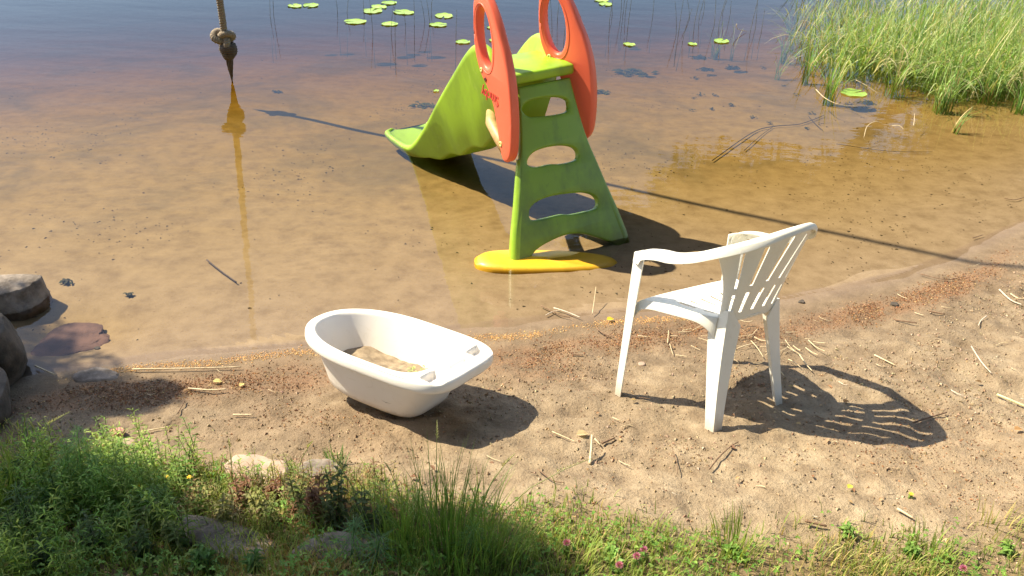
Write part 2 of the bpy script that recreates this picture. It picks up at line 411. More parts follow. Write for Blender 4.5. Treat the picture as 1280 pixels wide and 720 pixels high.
for _k in range(46):
    fx, fy = fr.uniform(-1.9, 3.1), fr.uniform(2.1, 4.3)
    if float(shore(fx)) - fy < .3 or (abs(fx - .85) < .5 and abs(fy - 3.0) < .42) or (abs(fx + .47) < .5 and abs(fy - 2.9) < .35): continue
    fa = fr.uniform(0, 3.14); c_, s_ = math.cos(fa), math.sin(fa); dx_, dy_ = GX - fx, GY - fy
    q_ = ((dx_ * c_ + dy_ * s_) / .115) ** 2 + ((-dx_ * s_ + dy_ * c_) / .045) ** 2
    Z = Z - .007 * np.exp(-q_ ** 1.5) + .004 * np.exp(-((np.sqrt(q_) - 1.35) / .25) ** 2)
Z = Z + sstep(1.9, 3.5, D) * .05 * (fbm(GX * 1.2, GY * 1.2, 2, 77))
Z = Z + (1 - near) * (D < 0) * .0018 * np.sin((GY + .12 * fbm(GX * 2, GY * 2, 3, 8)) * 95) * sstep(-.2, .5, fbm(GX * .9, GY * .9, 2, 61))
def litter_mask(x, y):
    d = shore(x) - y
    lines = 0
    a = np.exp(-((d - .34 - .05 * fbm(x * 3, y * 3, 2, 4)) / .10) ** 2) * sstep(-2.6, -1.8, x) * (1 - sstep(-.95, -.6, x)) * 1.2
    b = (1 + .6 * sstep(1.2, 1.8, x)) * np.exp(-((d - .30 - .08 * fbm(x * 3, y * 3, 2, 4)) / .11) ** 2) * sstep(-.2, .0, x) * (1 - sstep(2.4, 3.2, x))
    c = np.exp(-(((x - .15) / .25) ** 2 + ((y - 3.25) / .16) ** 2))
    e = sstep(.2, .8, fbm(x * 1.1, y * 1.1, 3, 15)) * sstep(.3, .6, d) * .3
    return np.clip(a + b * .9 + c * .8 + e, 0, 1)
def turf_mask(x, y):
    e = np.interp(x, [-3, -2, -1.2, -.5, 0, .6, 1.1, 1.7, 2.6], [2.72, 2.62, 2.42, 2.30, 2.17, 2.12, 2.13, 2.19, 2.4])
    return sstep(-.12, .16, e - y + .08 * fbm(x * 4, y * 4, 2, 6))
zone = np.stack([np.clip(.5 + D / 4, 0, 1), litter_mask(GX, GY), turf_mask(GX, GY)], -1).reshape(-1, 3)
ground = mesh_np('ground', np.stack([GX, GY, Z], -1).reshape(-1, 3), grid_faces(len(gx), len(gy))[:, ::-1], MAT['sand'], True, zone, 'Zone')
tag(ground, 'sandy beach sloping into the lake and on as the lake bed', kind='structure')
W = MB(); W.add([(-89, -25, 0), (89, -25, 0), (89, 139, 0), (-89, 139, 0), (-89, -25, -3), (89, -25, -3), (89, 139, -3), (-89, 139, -3)],
  [(0, 1, 2, 3), (7, 6, 5, 4), (4, 5, 1, 0), (5, 6, 2, 1), (6, 7, 3, 2), (7, 4, 0, 3)])
water = W.build('water', MAT['water'], smooth=False); tag(water, 'calm shallow tea-coloured lake water', kind='structure')

# ------------------------------------------------------------------ white resin armchair
NB = Vector((-math.tan(math.radians(-1.03)) , math.tan(math.radians(10.77)), 1)).normalized()
def ground_frame(x, y, z, yaw, n=NB):
    fw = Vector((math.cos(yaw), math.sin(yaw), 0)); fw = (fw - n * fw.dot(n)).normalized(); lf = n.cross(fw)
    m = Matrix((fw, lf, n)).transposed().to_4x4(); m.translation = Vector((x, y, z)); return m
def shell(name, fn, us, vs, holefn, thick, mat, parent, off=-1, bev=True):
    n, m_ = len(us), len(vs)
    V = [fn(u, v) for u in us for v in vs]; F = []
    for i in range(n - 1):
        for j in range(m_ - 1):
            if holefn and holefn((us[i] + us[i + 1]) / 2, (vs[j] + vs[j + 1]) / 2): continue
            F.append((i * m_ + j, i * m_ + j + 1, (i + 1) * m_ + j + 1, (i + 1) * m_ + j))
    o = mesh_np(name, V, F, mat, True, parent=parent)
    bm = bmesh.new(); bm.from_mesh(o.data); loose = [v for v in bm.verts if not v.link_faces]; bmesh.ops.delete(bm, geom=loose, context='VERTS'); bm.to_mesh(o.data); bm.free()
    s = o.modifiers.new('thick', 'SOLIDIFY'); s.thickness = thick; s.offset = off
    if bev:
        b = o.modifiers.new('soft', 'BEVEL'); b.width = thick * .3; b.segments = 2; b.limit_method = 'ANGLE'; b.angle_limit = math.radians(50)
    return o
def arange_breaks(breaks, sub):
    out = []
    for a, b in zip(breaks[:-1], breaks[1:]):
        k = max(1, int(math.ceil((b - a) / sub))); out += [a + (b - a) * i / k for i in range(k)]
    return out + [breaks[-1]]
def lerp(a, b, t): return a + (b - a) * t
def build_chair():
    cxy = (.842, 3.035)
    root = empty('plastic_chair', mw=ground_frame(*cxy, .122, math.radians(128.2)))
    tag(root, 'white plastic garden armchair with slatted back standing on the sand, facing the lake', 'chair')
    wp = MAT['white_plastic']
    # rim / armrest centre line from front left corner over the back to front right corner (f, l, z)
    half = [(.207, .300, .585), (.202, .298, .600), (.190, .296, .620), (.162, .292, .637), (.10, .290, .652), (.03, .286, .660), (-.05, .272, .683), (-.12, .244, .715),
            (-.19, .200, .749), (-.25, .143, .783), (-.300, .073, .818), (-.325, 0, .836)]
    full = half + [(f, -l, z) for f, l, z in half[-2::-1]]
    # seat
    def seat(u, v):             # u across -1..1, v 0 rear .. 1 front
        hw = lerp(.168, .292, v ** .75)
        f = lerp(-.165, .222, v) - .045 * (abs(u) ** 2.4) * (1 - v) * -1 - .02 * abs(u) ** 3 * v
        z = .432 - .002 * v - .016 * (1 - u * u) * math.sin(PI * min(1, v * 1.05)) - (.030 * sstep(.88, 1., v)) - .012 * sstep(.85, 1, abs(u)) * .0
        return (f, u * hw, float(z))
    ub = [-1.0]; cols = [-.62, -.37, -.12, .12, .37, .62]; 
    for c in cols: ub += [c - .028, c + .028]
    ub += [1.0]; us = arange_breaks(ub, .07)
    vs = arange_breaks([0, .14, .20, .34, .44, .64, .88, 1.0], .05)
    hole = lambda u, v: (any(abs(u - c) < .028 for c in cols) and (.20 < v < .34 or .44 < v < .64 and abs(u) < .7))
    shell('seat', seat, us, vs, hole, .005, wp, root)
    # seat apron under the sides, arched down to the legs
    for s in (-1, 1):
        def apron(u, v, s=s):
            a = seat(s * 1.0, u)
            dep = .030 + .050 * (abs(2 * u - 1) ** 5)
            return (a[0], a[1] + s * .012 * v, a[2] - dep * v)
        shell('seat_apron', apron, [i / 24 for i in range(25)], [0, .33, .66, 1], None, .0045, wp, root, off=0)
    def apron_f(u, v):
        a = seat(u, 1.0 if True else 0); dep = .02 + .06 * abs(u) ** 5
        return (a[0] + .004 * v, a[1], a[2] - dep * v)
    shell('seat_apron', apron_f, [i / 12 - 1 for i in range(25)], [0, .5, 1], None, .0045, wp, root, off=0)
    # back
    top = smooth_loop(half[7:] + [(f, -l, z) for f, l, z in half[-2:6:-1]], 10, closed=False)
    def rim_at(u):
        t = (u + 1) / 2 * (len(top) - 1); i = min(int(t), len(top) - 2); k = t - i
        return [lerp(top[i][q], top[i + 1][q], k) for q in range(3)]
    def back(u, v):
        R = rim_at(-u); a = u * PI / 2 * .93
        b = (-.158 + .040 * abs(u) ** 2.6, .158 * math.sin(u * PI / 2), .418)
        t = v; bow = .018 * math.sin(PI * t)
        f = lerp(b[0], R[0], t ** 1.25) - bow * .3; l = lerp(b[1], R[1], t ** 1.1); z = lerp(b[2], R[2], t)
        # cut-out between arm and seat: side edge curves inward
        pinch = 1 - .13 * math.sin(PI * min(1, t * 1.0)) ** 1.2 * abs(u) ** 4
        return (f, l * pinch, z)
    cb = [-.80, -.50, -.17, .17, .50, .80]; cb = [-.70, -.42, -.14, .14, .42, .70]
    ub = [-1.0]
    for c in cb: ub += [c - .036, c - .028, c + .028, c + .036]
    ub += [1.0]; us = arange_breaks(ub, .05); vs = arange_breaks([0, .10, .34, .42, .90, 1.0], .035)
    def hole(u, v):
        for c in cb:
            d = abs(u - c)
            if d < .036 and .10 < v < .34: return True
            if d < .028 and .42 < v < .90 - .10 * abs(c) ** 2: return True
        return False
    shell('backrest', back, us, vs, hole, .0055, wp, root, off=0)
    # rim and armrests: an inverted-L channel swept along the line
    line = smooth_loop(full, 6, closed=False); nL = len(line)
    def sweep(i0, i1, name):
        V = []; F = []; idx = list(range(i0, i1 + 1)); prof = None
        for i in idx:
            p = Vector(line[i]); t = (Vector(line[min(i + 1, nL - 1)]) - Vector(line[max(i - 1, 0)])).normalized()
            outw = Vector((0, 0, 0)); c = Vector((-.02, 0, p.z)); r = (p - c); 
            arm = min(i, nL - 1 - i) / (6 * 7)
            sgn = 1 if p.y > 0 else -1
            o1 = Vector((0, sgn, 0)); o2 = Vector((r.x, r.y, 0)).normalized(); k = float(sstep(.8, 1.3, arm)); outw = (o1 * (1 - k) + o2 * k).normalized()
            outw = (outw - t * outw.dot(t)).normalized(); up = t.cross(outw); 
            if i < nL / 2 and up.dot(Vector((1, 0, 0))) < 0 and t.z > .7: up = -up
            if t.z <= .7 and up.z < 0: up = -up
            if t.z < -.7 and up.x < 0: up = -up
            w = lerp(.058, .020, float(sstep(.9, 1.6, arm))); h = lerp(.034, .018, float(sstep(.9, 1.6, arm))); th = .005
            sec = [(-w / 2, 0), (-w / 4, .003), (w / 4, .003), (w / 2 - .003, .001), (w / 2 + .002, -.006), (w / 2 + .003, -h), (w / 2 + .003 - th, -h), (w / 2 - th - .001, -th - .003), (0, -th), (-w / 2 + .002, -th)]
            V += [p + outw * a + up * b for a, b in sec]
        m_ = 10; n = len(idx)
        for i in range(n - 1):
            for j in range(m_): F.append((i * m_ + j, i * m_ + (j + 1) % m_, (i + 1) * m_ + (j + 1) % m_, (i + 1) * m_ + j))
        F.append(tuple(range(m_ - 1, -1, -1))); F.append(tuple((n - 1) * m_ + j for j in range(m_)))
        o = mesh_np(name, V, F, wp, True, parent=root)
        bm = bmesh.new(); bm.from_mesh(o.data); bmesh.ops.recalc_face_normals(bm, faces=bm.faces); bm.to_mesh(o.data); bm.free()
        o.data.set_sharp_from_angle(angle=math.radians(50)); return o
    a1 = 6 * 8; sweep(0, a1, 'armrest'); sweep(a1, nL - 1 - a1, 'back_rim'); sweep(nL - 1 - a1, nL - 1, 'armrest')
    # legs: L-section channels that taper to the foot
    def leg(f0, l0, f1, l1, z1, w0, w1, sf, sl, bow=0.):
        V = []; F = []; n = 14
        for i in range(n + 1):
            t = i / n; z = z1 * t - .012 * (1 - t); k = t ** 1.0
            f = lerp(f0, f1, k) + bow * math.sin(PI * t); l = lerp(l0, l1, k); w = lerp(w0, w1, t ** 1.3) * (1 if sf > 0 else 1 - .75 * float(sstep(.84, 1., t))); th = .0055; r = .011
            # corner at (f,l); flanges run inward along -sf*f and -sl*l
            sec = [(-w, 0), (-r, 0), (-r * .3, -r * .3 * .25), (0, -r), (0, -w), (-th, -w), (-th, -r - th), (-r, -th), (-w, -th)]
            V += [Vector((f + sf * a, l + sl * b, z)) for a, b in sec]
        m_ = 9
        for i in range(n):
            for j in range(m_): F.append((i * m_ + j, i * m_ + (j + 1) % m_, (i + 1) * m_ + (j + 1) % m_, (i + 1) * m_ + j))
        F.append(tuple(range(m_))); F.append(tuple(n * m_ + j for j in range(m_)))
        o = mesh_np('leg', V, F, wp, True, parent=root)
        bm = bmesh.new(); bm.from_mesh(o.data); bmesh.ops.recalc_face_normals(bm, faces=bm.faces); bm.to_mesh(o.data); bm.free()
        o.data.set_sharp_from_angle(angle=math.radians(40))
    for s in (1, -1):
        leg(.235, s * .314, .216, s * .318, .618, .036, .058, 1, s)
        leg(-.225, s * .222, -.160, s * .160, .465, .046, .098, -1, s, bow=.006)
build_chair()

# ------------------------------------------------------------------ baby bath tub
def build_tub():
    n = Vector((.015, .16, 1)).normalized()
    root = empty('baby_bath_tub', mw=ground_frame(-.470, 2.900, .158, math.radians(148.0 + 180), n))
    tag(root, 'white plastic baby bath tub lying on the beach with sand inside', 'tub')
    NA = 288
    def shape(a, L0, L1, Wd, cx=0.):
        """plan outline: +x the squarer foot end, -x the round head end"""
        c, s = math.cos(a), math.sin(a)
        e = 4.6 if c > 0 else 2.25
        L = max(L1 if c > 0 else L0, 1e-4); Wd = max(Wd, 1e-4)
        r = (abs(c / L) ** e + abs(s / Wd) ** e) ** (-1 / e)
        return (cx + r * c, r * s)
    z_r = .232
    rings = []   # (L0, L1, W, z, cx)
    rings += [(.25, .22, .130, .000, -.02), (.262, .235, .142, .004, -.02), (.27, .243, .150, .014, -.02)]
    for t in (.15, .3, .45, .6, .75, .9, 1.0): rings.append((lerp(.27, .338, t), lerp(.243, .300, t), lerp(.150, .198, t), lerp(.014, .186, t), lerp(-.02, -.01, t)))
    rings += [(.376, .386, .228, .190, 0), (.384, .391, .234, .190, 0), (.3865, .3935, .2365, .194, 0), (.388, .395, .238, .204, 0), (.387, .394, .237, .222, 0), (.384, .391, .234, .230, 0), (.378, .385, .230, .234, 0)]
    k_out = len(rings)
    for t in [(q + 1) / 26 for q in range(26)]: rings.append((lerp(.376, .350, t), lerp(.383, .272, t), lerp(.232, .205, t), .234 + .002 * math.sin(PI * t), 0))
    rings += [(.344, .266, .200, .231, 0), (.340, .262, .197, .222, 0)]
    for t in (.12, .25, .4, .55, .7, .85, 1.0): rings.append((lerp(.34, .268, t), lerp(.262, .212, t), lerp(.197, .145, t), lerp(.222, .03, t), 0))
    rings += [(.24, .17, .12, .020, -.01), (.12, .08, .06, .018, -.02), (.001, .001, .001, .018, -.02)]
    V = []; F = []
    for L0, L1, Wd, z, cx in rings:
        for j in range(NA):
            x, y = shape(2 * PI * j / NA, L0, L1, Wd, cx)
            zz = z
            if z > .2315 and x > .25:       # soap recesses and slot in the wide foot end
                for ys, wx, wy, dp in ((.142, .040, .044, .030), (-.142, .040, .044, .030), (0, .009, .050, .016)):
                    q = (abs((x - .330) / wx) ** 6 + abs((y - ys) / wy) ** 6)
                    if q < 1.5: zz = z - dp * float(1 - sstep(.4, 1.5, q))
            V.append((x, y, zz))
    for i in range(len(rings) - 1):
        for j in range(NA): F.append((i * NA + j, i * NA + (j + 1) % NA, (i + 1) * NA + (j + 1) % NA, (i + 1) * NA + j))
    F.append(tuple(range(NA - 1, -1, -1)))
    nf_out = (k_out - 7) * NA
    body = F[:(10) * NA] + [F[-1]]; rim = F[10 * NA - NA:22 * NA]; inn = F[22 * NA:-1]
    def part(name, fs):
        used = sorted({i for f in fs for i in f}); mp = {a: b for b, a in enumerate(used)}
        return mesh_np(name, [V[i] for i in used], [tuple(mp[i] for i in f) for f in fs], MAT['tub'], True, parent=root)
    part('outer_wall', F[:9 * NA] + [F[-1]]); part('rim', F[9 * NA:44 * NA]); part('basin', F[44 * NA:-1])
    mwT = root.matrix_world.copy()
    # heap of sand inside
    V = []; F = []; K = 72; R = 22
    for i in range(R + 1):
        t = i / R
        for j in range(K):
            a = 2 * PI * j / K; x, y = shape(a, .292 * t, .228 * t, .165 * t, -.0)
            h = .085 - .012 * t + .012 * float(fbm(x * 9, y * 9, 3, 3)) + .006 * float(fbm(x * 40, y * 40, 2, 5)) + .10 * max(0, -x - .05) * .5
            V.append(mwT @ Vector((x, y, h)))
    for i in range(R):
        for j in range(K): F.append((i * K + j, i * K + (j + 1) % K, (i + 1) * K + (j + 1) % K, (i + 1) * K + j))
    o = mesh_np('sand_heap', V, F, MAT['tub_sand'], True); tag(o, 'heap of damp sand filling the bottom of the white bath tub', 'sand', kind='stuff')
    mb = MB()
    for k in range(34):
        x = random.uniform(.04, .20); y = random.uniform(-.06, .125) if random.random() < .5 else random.uniform(.05, .125)
        p = mwT @ Vector((x, y, .092)); mb.leaf(p, (random.uniform(-1, 1), random.uniform(-1, 1), .3), random.uniform(.015, .032), random.uniform(.010, .018), jit((.42, .45, .22), .3), droop=.5)
    tag(mb.build('wilted_leaves', MAT['leaf_vc']), 'wilted yellow green leaves on the sand inside the tub', 'leaves', kind='stuff')
MAT['tub_sand'] = simple('damp_tub_sand', (.17, .125, .08), (.32, .25, .165), rough=.95, scale=26, bs=.7, bd=.008, detail=8)
build_tub()

# ------------------------------------------------------------------ children's slide
def build_slide():
    yaw = math.radians(121.94); tilt = math.radians(-2.86)
    Fv = Vector((math.cos(yaw), math.sin(yaw), 0)); Rv = Vector((math.sin(yaw), -math.cos(yaw), 0))
    Zv = Vector((0, 0, 1)) * math.cos(tilt) + Rv * math.sin(tilt); R2 = Fv.cross(Zv)
    m = Matrix((Fv, -R2, Zv)).transposed().to_4x4(); m.translation = Vector((.332, 4.528, -.045))
    root = empty('toy_slide', mw=m)
    tag(root, 'green plastic toddler slide with coral red handles standing in the shallow water', 'slide')
    lean, hp = .358, .944; SL = math.hypot(lean, hp)
    # ladder panel: x across, y up the slope
    right = [(.395, -.02), (.385, .05), (.345, .20), (.30, .345), (.265, .47), (.229, .593), (.205, .70), (.190, .80), (.178, .90), (.168, .985)]
    arch = [(-.318, -.02), (-.30, .035), (-.25, .082), (-.178, .112), (-.034, .132), (.078, .114), (.186, .062), (.27, .012), (.30, -.02)]
    outl = smooth_loop([(-x, y) for x, y in right[::-1]], 4, False) + smooth_loop(arch, 4, False) + smooth_loop(right, 4, False)
    outl = outl[::-1]
    slots = [[(-.235, .285), (-.222, .33), (-.17, .358), (-.08, .368), (.02, .360), (.13, .342), (.20, .31), (.222, .27), (.205, .235), (.12, .232), (.03, .238), (-.03, .252), (-.14, .256), (-.21, .262)],
             [(-.19, .572), (-.175, .605), (-.13, .630), (-.05, .638), (.04, .630), (.11, .608), (.140, .575), (.135, .540), (.10, .528), (.02, .530), (-.05, .543), (-.14, .545)],
             [(-.165, .862), (-.150, .888), (-.10, .905), (-.02, .905), (.07, .893), (.125, .868), (.132, .835), (.115, .805), (.04, .802), (-.04, .808), (-.13, .822)]]
    slots = [smooth_loop(s, 4) for s in slots]
    ex = Vector((0, 1, 0)); ey = Vector((lean, 0, hp)).normalized(); ez = ex.cross(ey)
    lm = Matrix((ex, ey, ez)).transposed().to_4x4()
    pm = lm.copy(); pm.translation = -ez * .0
    outline_plate('ladder_panel', outl, slots, .045, .012, MAT['ladder_shade'], root, pm)
    # side rails of the ladder: rounded posts along both edges
    for s in (-1, 1):
        mb = MB(); pts = []; rad = []
        for i in range(16):
            t = i / 15; y = lerp(-.03, .60, t); xx = np.interp(y, [q[1] for q in right], [q[0] for q in right]) - .022
            pts.append(lm @ Vector((s * xx, y, 0.010))); rad.append(lerp(.037, .030, t))
        V = []; K = 14
        mb.tube(pts, rad, K); mb.build('side_rail', MAT['lime'] if s < 0 else MAT['ladder_shade'], root)  # sunlit left rail gets lime, right rail the shade-darkened copy
    # platform
    V = []; F = []
    xs = [0, .02, .06, .15, .28, .34]; n = 21
    def plat(i, j):
        return
    mb = MB(); mb.box((.50, 0, .968), (.33, .40, .060))
    o = mb.build('platform', MAT['lime'], root, False); b = o.modifiers.new('b', 'BEVEL'); b.width = .018; b.segments = 4
    for p in o.data.polygons: p.use_smooth = True
    # chute: lofted sections along f
    st_f = [.50, .54, .58, .63, .69, .75, .82, .90, 1.00, 1.12, 1.25, 1.40, 1.52, 1.62, 1.70, 1.78, 1.87, 1.96, 2.05, 2.12, 2.16, 2.175]
    rim = [.970, 1.015, 1.050, 1.074, 1.080, 1.058, 1.005, .930, .825, .700, .558, .386, .262, .170, .112, .080, .066, .062, .064, .066, .064, .052]
    flo = [.955, .955, .953, .948, .935, .910, .868, .805, .712, .588, .446, .280, .165, .090, .052, .036, .032, .034, .038, .040, .036, .028]
    sk = [.62, .60, .575, .545, .500, .455, .405, .360, .305, .240, .175, .105, .062, .034, .016, .006, .002, .006, .012, .014, .016, .020]
    f2 = []; 
    V = []; F = []; sec_n = None
    fs = np.interp(np.linspace(0, len(st_f) - 1, 90), range(len(st_f)), st_f)
    def si(arr, f):
        # smooth interpolation through stations
        i = np.searchsorted(st_f, f); i = min(max(i, 1), len(st_f) - 1)
        pts = arr; a, b = i - 1, i; t = (f - st_f[a]) / (st_f[b] - st_f[a])
        p0 = pts[max(a - 1, 0)]; p3 = pts[min(b + 1, len(pts) - 1)]
        m0 = (pts[b] - p0) / (st_f[b] - st_f[max(a - 1, 0)]) * (st_f[b] - st_f[a]) if a > 0 else pts[b] - pts[a]
        m1 = (p3 - pts[a]) / (st_f[min(b + 1, len(pts) - 1)] - st_f[a]) * (st_f[b] - st_f[a]) if b < len(pts) - 1 else pts[b] - pts[a]
        return (2 * t ** 3 - 3 * t * t + 1) * pts[a] + (t ** 3 - 2 * t * t + t) * m0 + (-2 * t ** 3 + 3 * t * t) * pts[b] + (t ** 3 - t * t) * m1
    for f in fs:
        r, fl, s = si(rim, f), si(flo, f), si(sk, f)
        s += .014 * math.sin(f * 21) * float(sstep(.7, .85, f) * (1 - sstep(1.45, 1.6, f)))
        w = float(np.interp(f, [.5, .7, 1.6, 2.05, 2.13, 2.175], [.205, .225, .232, .245, .235, .17])); tw = .030 if r - fl > .05 else .022
        wi = w - 2 * tw; ws = w - .095 * float(sstep(.0, .35, r - s))
        half = [(ws - .03, s), (ws - .008, s + .006), (ws, s + .02 if r - s > .06 else s + .01), (lerp(ws, w, .5), lerp(s, r, .45)), (w - .002, r - .05 if r - s > .1 else lerp(s, r, .6)), (w, r - tw * .8), (w - tw * .35, r - tw * .18), (w - tw, r), (w - tw * 1.65, r - tw * .18), (wi, r - tw * .8 if r - fl > .04 else lerp(fl, r, .5)),
                (wi - .012, lerp(fl, r, .30)), (wi - .035, fl + .006), (wi - .07, fl), (wi * .3, fl - .002)]
        sec = half + [(-a, b) for a, b in half[::-1]]; sec_n = len(sec)
        V += [(f, a, b) for a, b in sec]
    for i in range(len(fs) - 1):
        for j in range(sec_n): F.append((i * sec_n + j, (i + 1) * sec_n + j, (i + 1) * sec_n + (j + 1) % sec_n, i * sec_n + (j + 1) % sec_n))
    F.append(tuple(range(sec_n - 1, -1, -1))); F.append(tuple((len(fs) - 1) * sec_n + j for j in range(sec_n)))
    o = mesh_np('chute', V, F, MAT['lime'], True, parent=root)
    bm = bmesh.new(); bm.from_mesh(o.data); bmesh.ops.recalc_face_normals(bm, faces=bm.faces); bm.to_mesh(o.data); bm.free()
    o.data.set_sharp_from_angle(angle=math.radians(60))
    # handles
    out = [(.085, .505), (.03, .535), (.0, .61), (-.004, .78), (.025, .95), (.075, 1.07), (.135, 1.16), (.20, 1.25), (.27, 1.32), (.345, 1.365), (.42, 1.358), (.462, 1.305), (.472, 1.22),
           (.470, 1.13), (.458, 1.05), (.428, .985), (.375, .92), (.315, .88), (.265, .83), (.225, .78), (.185, .69), (.155, .60), (.125, .53)]
    out = smooth_loop([(a * .94, b) for a, b in out], 4)
    hole = [(.314 + .083 * math.cos(a) - .030 * math.sin(a) * -1 * .9, 1.135 + .155 * math.sin(a)) for a in [2 * PI * i / 40 for i in range(40)]]
    for s, yw in ((-1, math.radians(0)), (1, math.radians(-22))):
        base = Vector((.180, -.272, 0)) if s < 0 else Vector((.245, .282, 0)); ka = .92 if s < 0 else .87
        # plate frame: a along the rail direction, b = up, normal across
        av = Vector((math.cos(yw), math.sin(yw), 0)); bv = Vector((0, 0, 1)); nv = av.cross(bv)
        pm = Matrix((av, bv, nv)).transposed().to_4x4(); pm.translation = base + Vector((0, 0, .045))
        h = outline_plate('handle', [(a * ka, b) for a, b in out], [[(a * ka, b) for a, b in hole]], .056, .016, MAT['coral'], root, pm)
        # raised ring lip round the grip opening, on both faces
        for q in (-1, 1):
            mb = MB(); pts = [pm @ Vector(((.312 + .110 * math.cos(a) + .034 * math.sin(a)) * ka, 1.130 + .178 * math.sin(a), q * .0262)) for a in [2 * PI * i / 40 for i in range(41)]]
            mb.tube(pts, .0045, 6); mb.build('grip_ring', MAT['coral'], h)
        q = 1 if s < 0 else 1
        for (a, b, r_, mt) in ((.120, .60, .016, 'screw'), (.295, .915, .012, 'hole'), (.345, .955, .013, 'screw')):
            mb = MB(); K = 16
            for zz, rr in ((0.022, r_), (.031, r_), (.033, r_ * .8), (.0325, r_ * .3), (.030, .0)):
                pass
            Vv = []; Ff = []; lv = ((.024, r_), (.0305, r_), (.0325, r_ * .8), (.0325, r_ * .35), (.029, r_ * .3), (.029, .0005))
            for zz, rr in lv:
                for j in range(K): Vv.append(pm @ Vector((a * ka + rr * math.cos(2 * PI * j / K), b + rr * math.sin(2 * PI * j / K), zz)))
            for i in range(len(lv) - 1):
                for j in range(K): Ff.append((i * K + j, i * K + (j + 1) % K, (i + 1) * K + (j + 1) % K, (i + 1) * K + j))
            mb.add(Vv, Ff); mb.build('screw_cap' if mt == 'screw' else 'screw_hole', MAT[mt], h)
        if s < 0:   # raised maker's lettering, upside down, as on the real plate
            cu = bpy.data.curves.new('lettering', 'FONT'); cu.body = 'Smoby'; cu.size = .085; cu.extrude = .0025; cu.align_x = 'CENTER'; cu.align_y = 'CENTER'; cu.space_character = .95
            tmp = bpy.data.objects.new('lettering', cu); C.objects.link(tmp); dg = bpy.context.evaluated_depsgraph_get(); dg.update()
            me = bpy.data.meshes.new_from_object(tmp.evaluated_get(dg)); bpy.data.objects.remove(tmp)
            me.materials.clear(); me.materials.append(MAT['coral_dark'])
            # face normal that points away from the chute
            ang = 0.; nrm = nv; X = av.copy(); Y = -bv
            X2 = X * math.cos(ang) + Y * math.sin(ang); Y2 = -X * math.sin(ang) + Y * math.cos(ang)
            tm = Matrix((X2, Y2, nrm)).transposed().to_4x4(); tm.translation = base + Vector((0, 0, .045)) + av * .225 + bv * .835 + nrm * .0285
            tm2 = tm @ Matrix.Diagonal((.85, 1.0, 1, 1))
            me.transform(tm2); lo = bpy.data.objects.new('lettering', me); C.objects.link(lo); lo.parent = h
    # tan water-hose tube between ladder and chute
    mb = MB(); mb.tube([(.68, -.14, .67), (.60, -.185, .64), (.48, -.205, .60), (.34, -.215, .54)], [.030, .034, .034, .036], 16); mb.build('brace_tube', MAT['tan'], root)
    # yellow stabiliser foot lying on the bed, sticking out on both sides
    V = []; F = []; K = 40; 
    for zz, sc in ((-.035, .90), (-.02, 1.0), (.030, 1.0), (.049, .93), (.055, .80), (.056, .0)):
        for j in range(K):
            a = 2 * PI * j / K; c, s = math.cos(a), math.sin(a)
            aa = .41 * sc * abs(c) ** .75 * (1 if c > 0 else -1) if sc else 0; bb = .118 * abs(s) ** .8 * (1 if s > 0 else -1) * sc * (1 - .18 * c)
            p = m.inverted() @ (Vector((.190, 4.392, -.022)) + Vector((.99, .125, 0)) * aa + Vector((-.125, .99, 0)) * bb + Vector((0, 0, zz - .028 - .010 * c))); V.append((p.x, -p.y, p.z))
    for i in range(5):
        for j in range(K): F.append((i * K + j, i * K + (j + 1) % K, (i + 1) * K + (j + 1) % K, (i + 1) * K + j))
    F.append(tuple(range(K - 1, -1, -1)))
    o = mesh_np('stabiliser_foot', V, F, MAT['yellow'], True, parent=root)
    bm = bmesh.new(); bm.from_mesh(o.data); bmesh.ops.recalc_face_normals(bm, faces=bm.faces); bm.to_mesh(o.data); bm.free(); o.data.set_sharp_from_angle(angle=math.radians(50))
    seen = set()          # built with y to the right of the slide: mirror into the right-handed frame
    for c in list(root.children_recursive):
        if c.type == 'MESH' and c.data.name not in seen:
            seen.add(c.data.name); c.data.transform(Matrix.Diagonal((1, -1, 1, 1))); c.data.flip_normals()
SG = -1
MAT['coral_dark'] = simple('moulded_lettering', (.52, .05, .03), rough=.5, bs=0)
build_slide()

# ------------------------------------------------------------------ trees outside the frame: two shade the bank, hold the rope and mirror in the water; the rest are added to block sky light
def limb(mb, p0, p1, r0, r1, k=8, wob=.06):
    p0, p1 = Vector(p0), Vector(p1); L = (p1 - p0).length
    pts = []
    for i in range(k + 1):
        t = i / k; w = math.sin(PI * t) * wob * L
        pts.append(p0.lerp(p1, t) + Vector(mnoise.noise_vector(Vector((t * 2.3 + p0.x, p0.y, p0.z)))) * w)
    mb.tube(pts, [lerp(r0, r1, i / k) for i in range(k + 1)], 9)
    return pts
def leaf_cloud(mb, centres, n, size, col):
    for k in range(n):
        c, r = random.choice(centres); 
        v = Vector((random.gauss(0, 1), random.gauss(0, 1), random.gauss(0, .7))).normalized() * r * random.random() ** .45
        p = Vector(c) + v; d = Vector((random.uniform(-1, 1), random.uniform(-1, 1), random.uniform(-.8, .4)))
        mb.leaf(p, d, size * random.uniform(.6, 1.3), size * random.uniform(.4, .7), jit(col, .35), droop=.2)
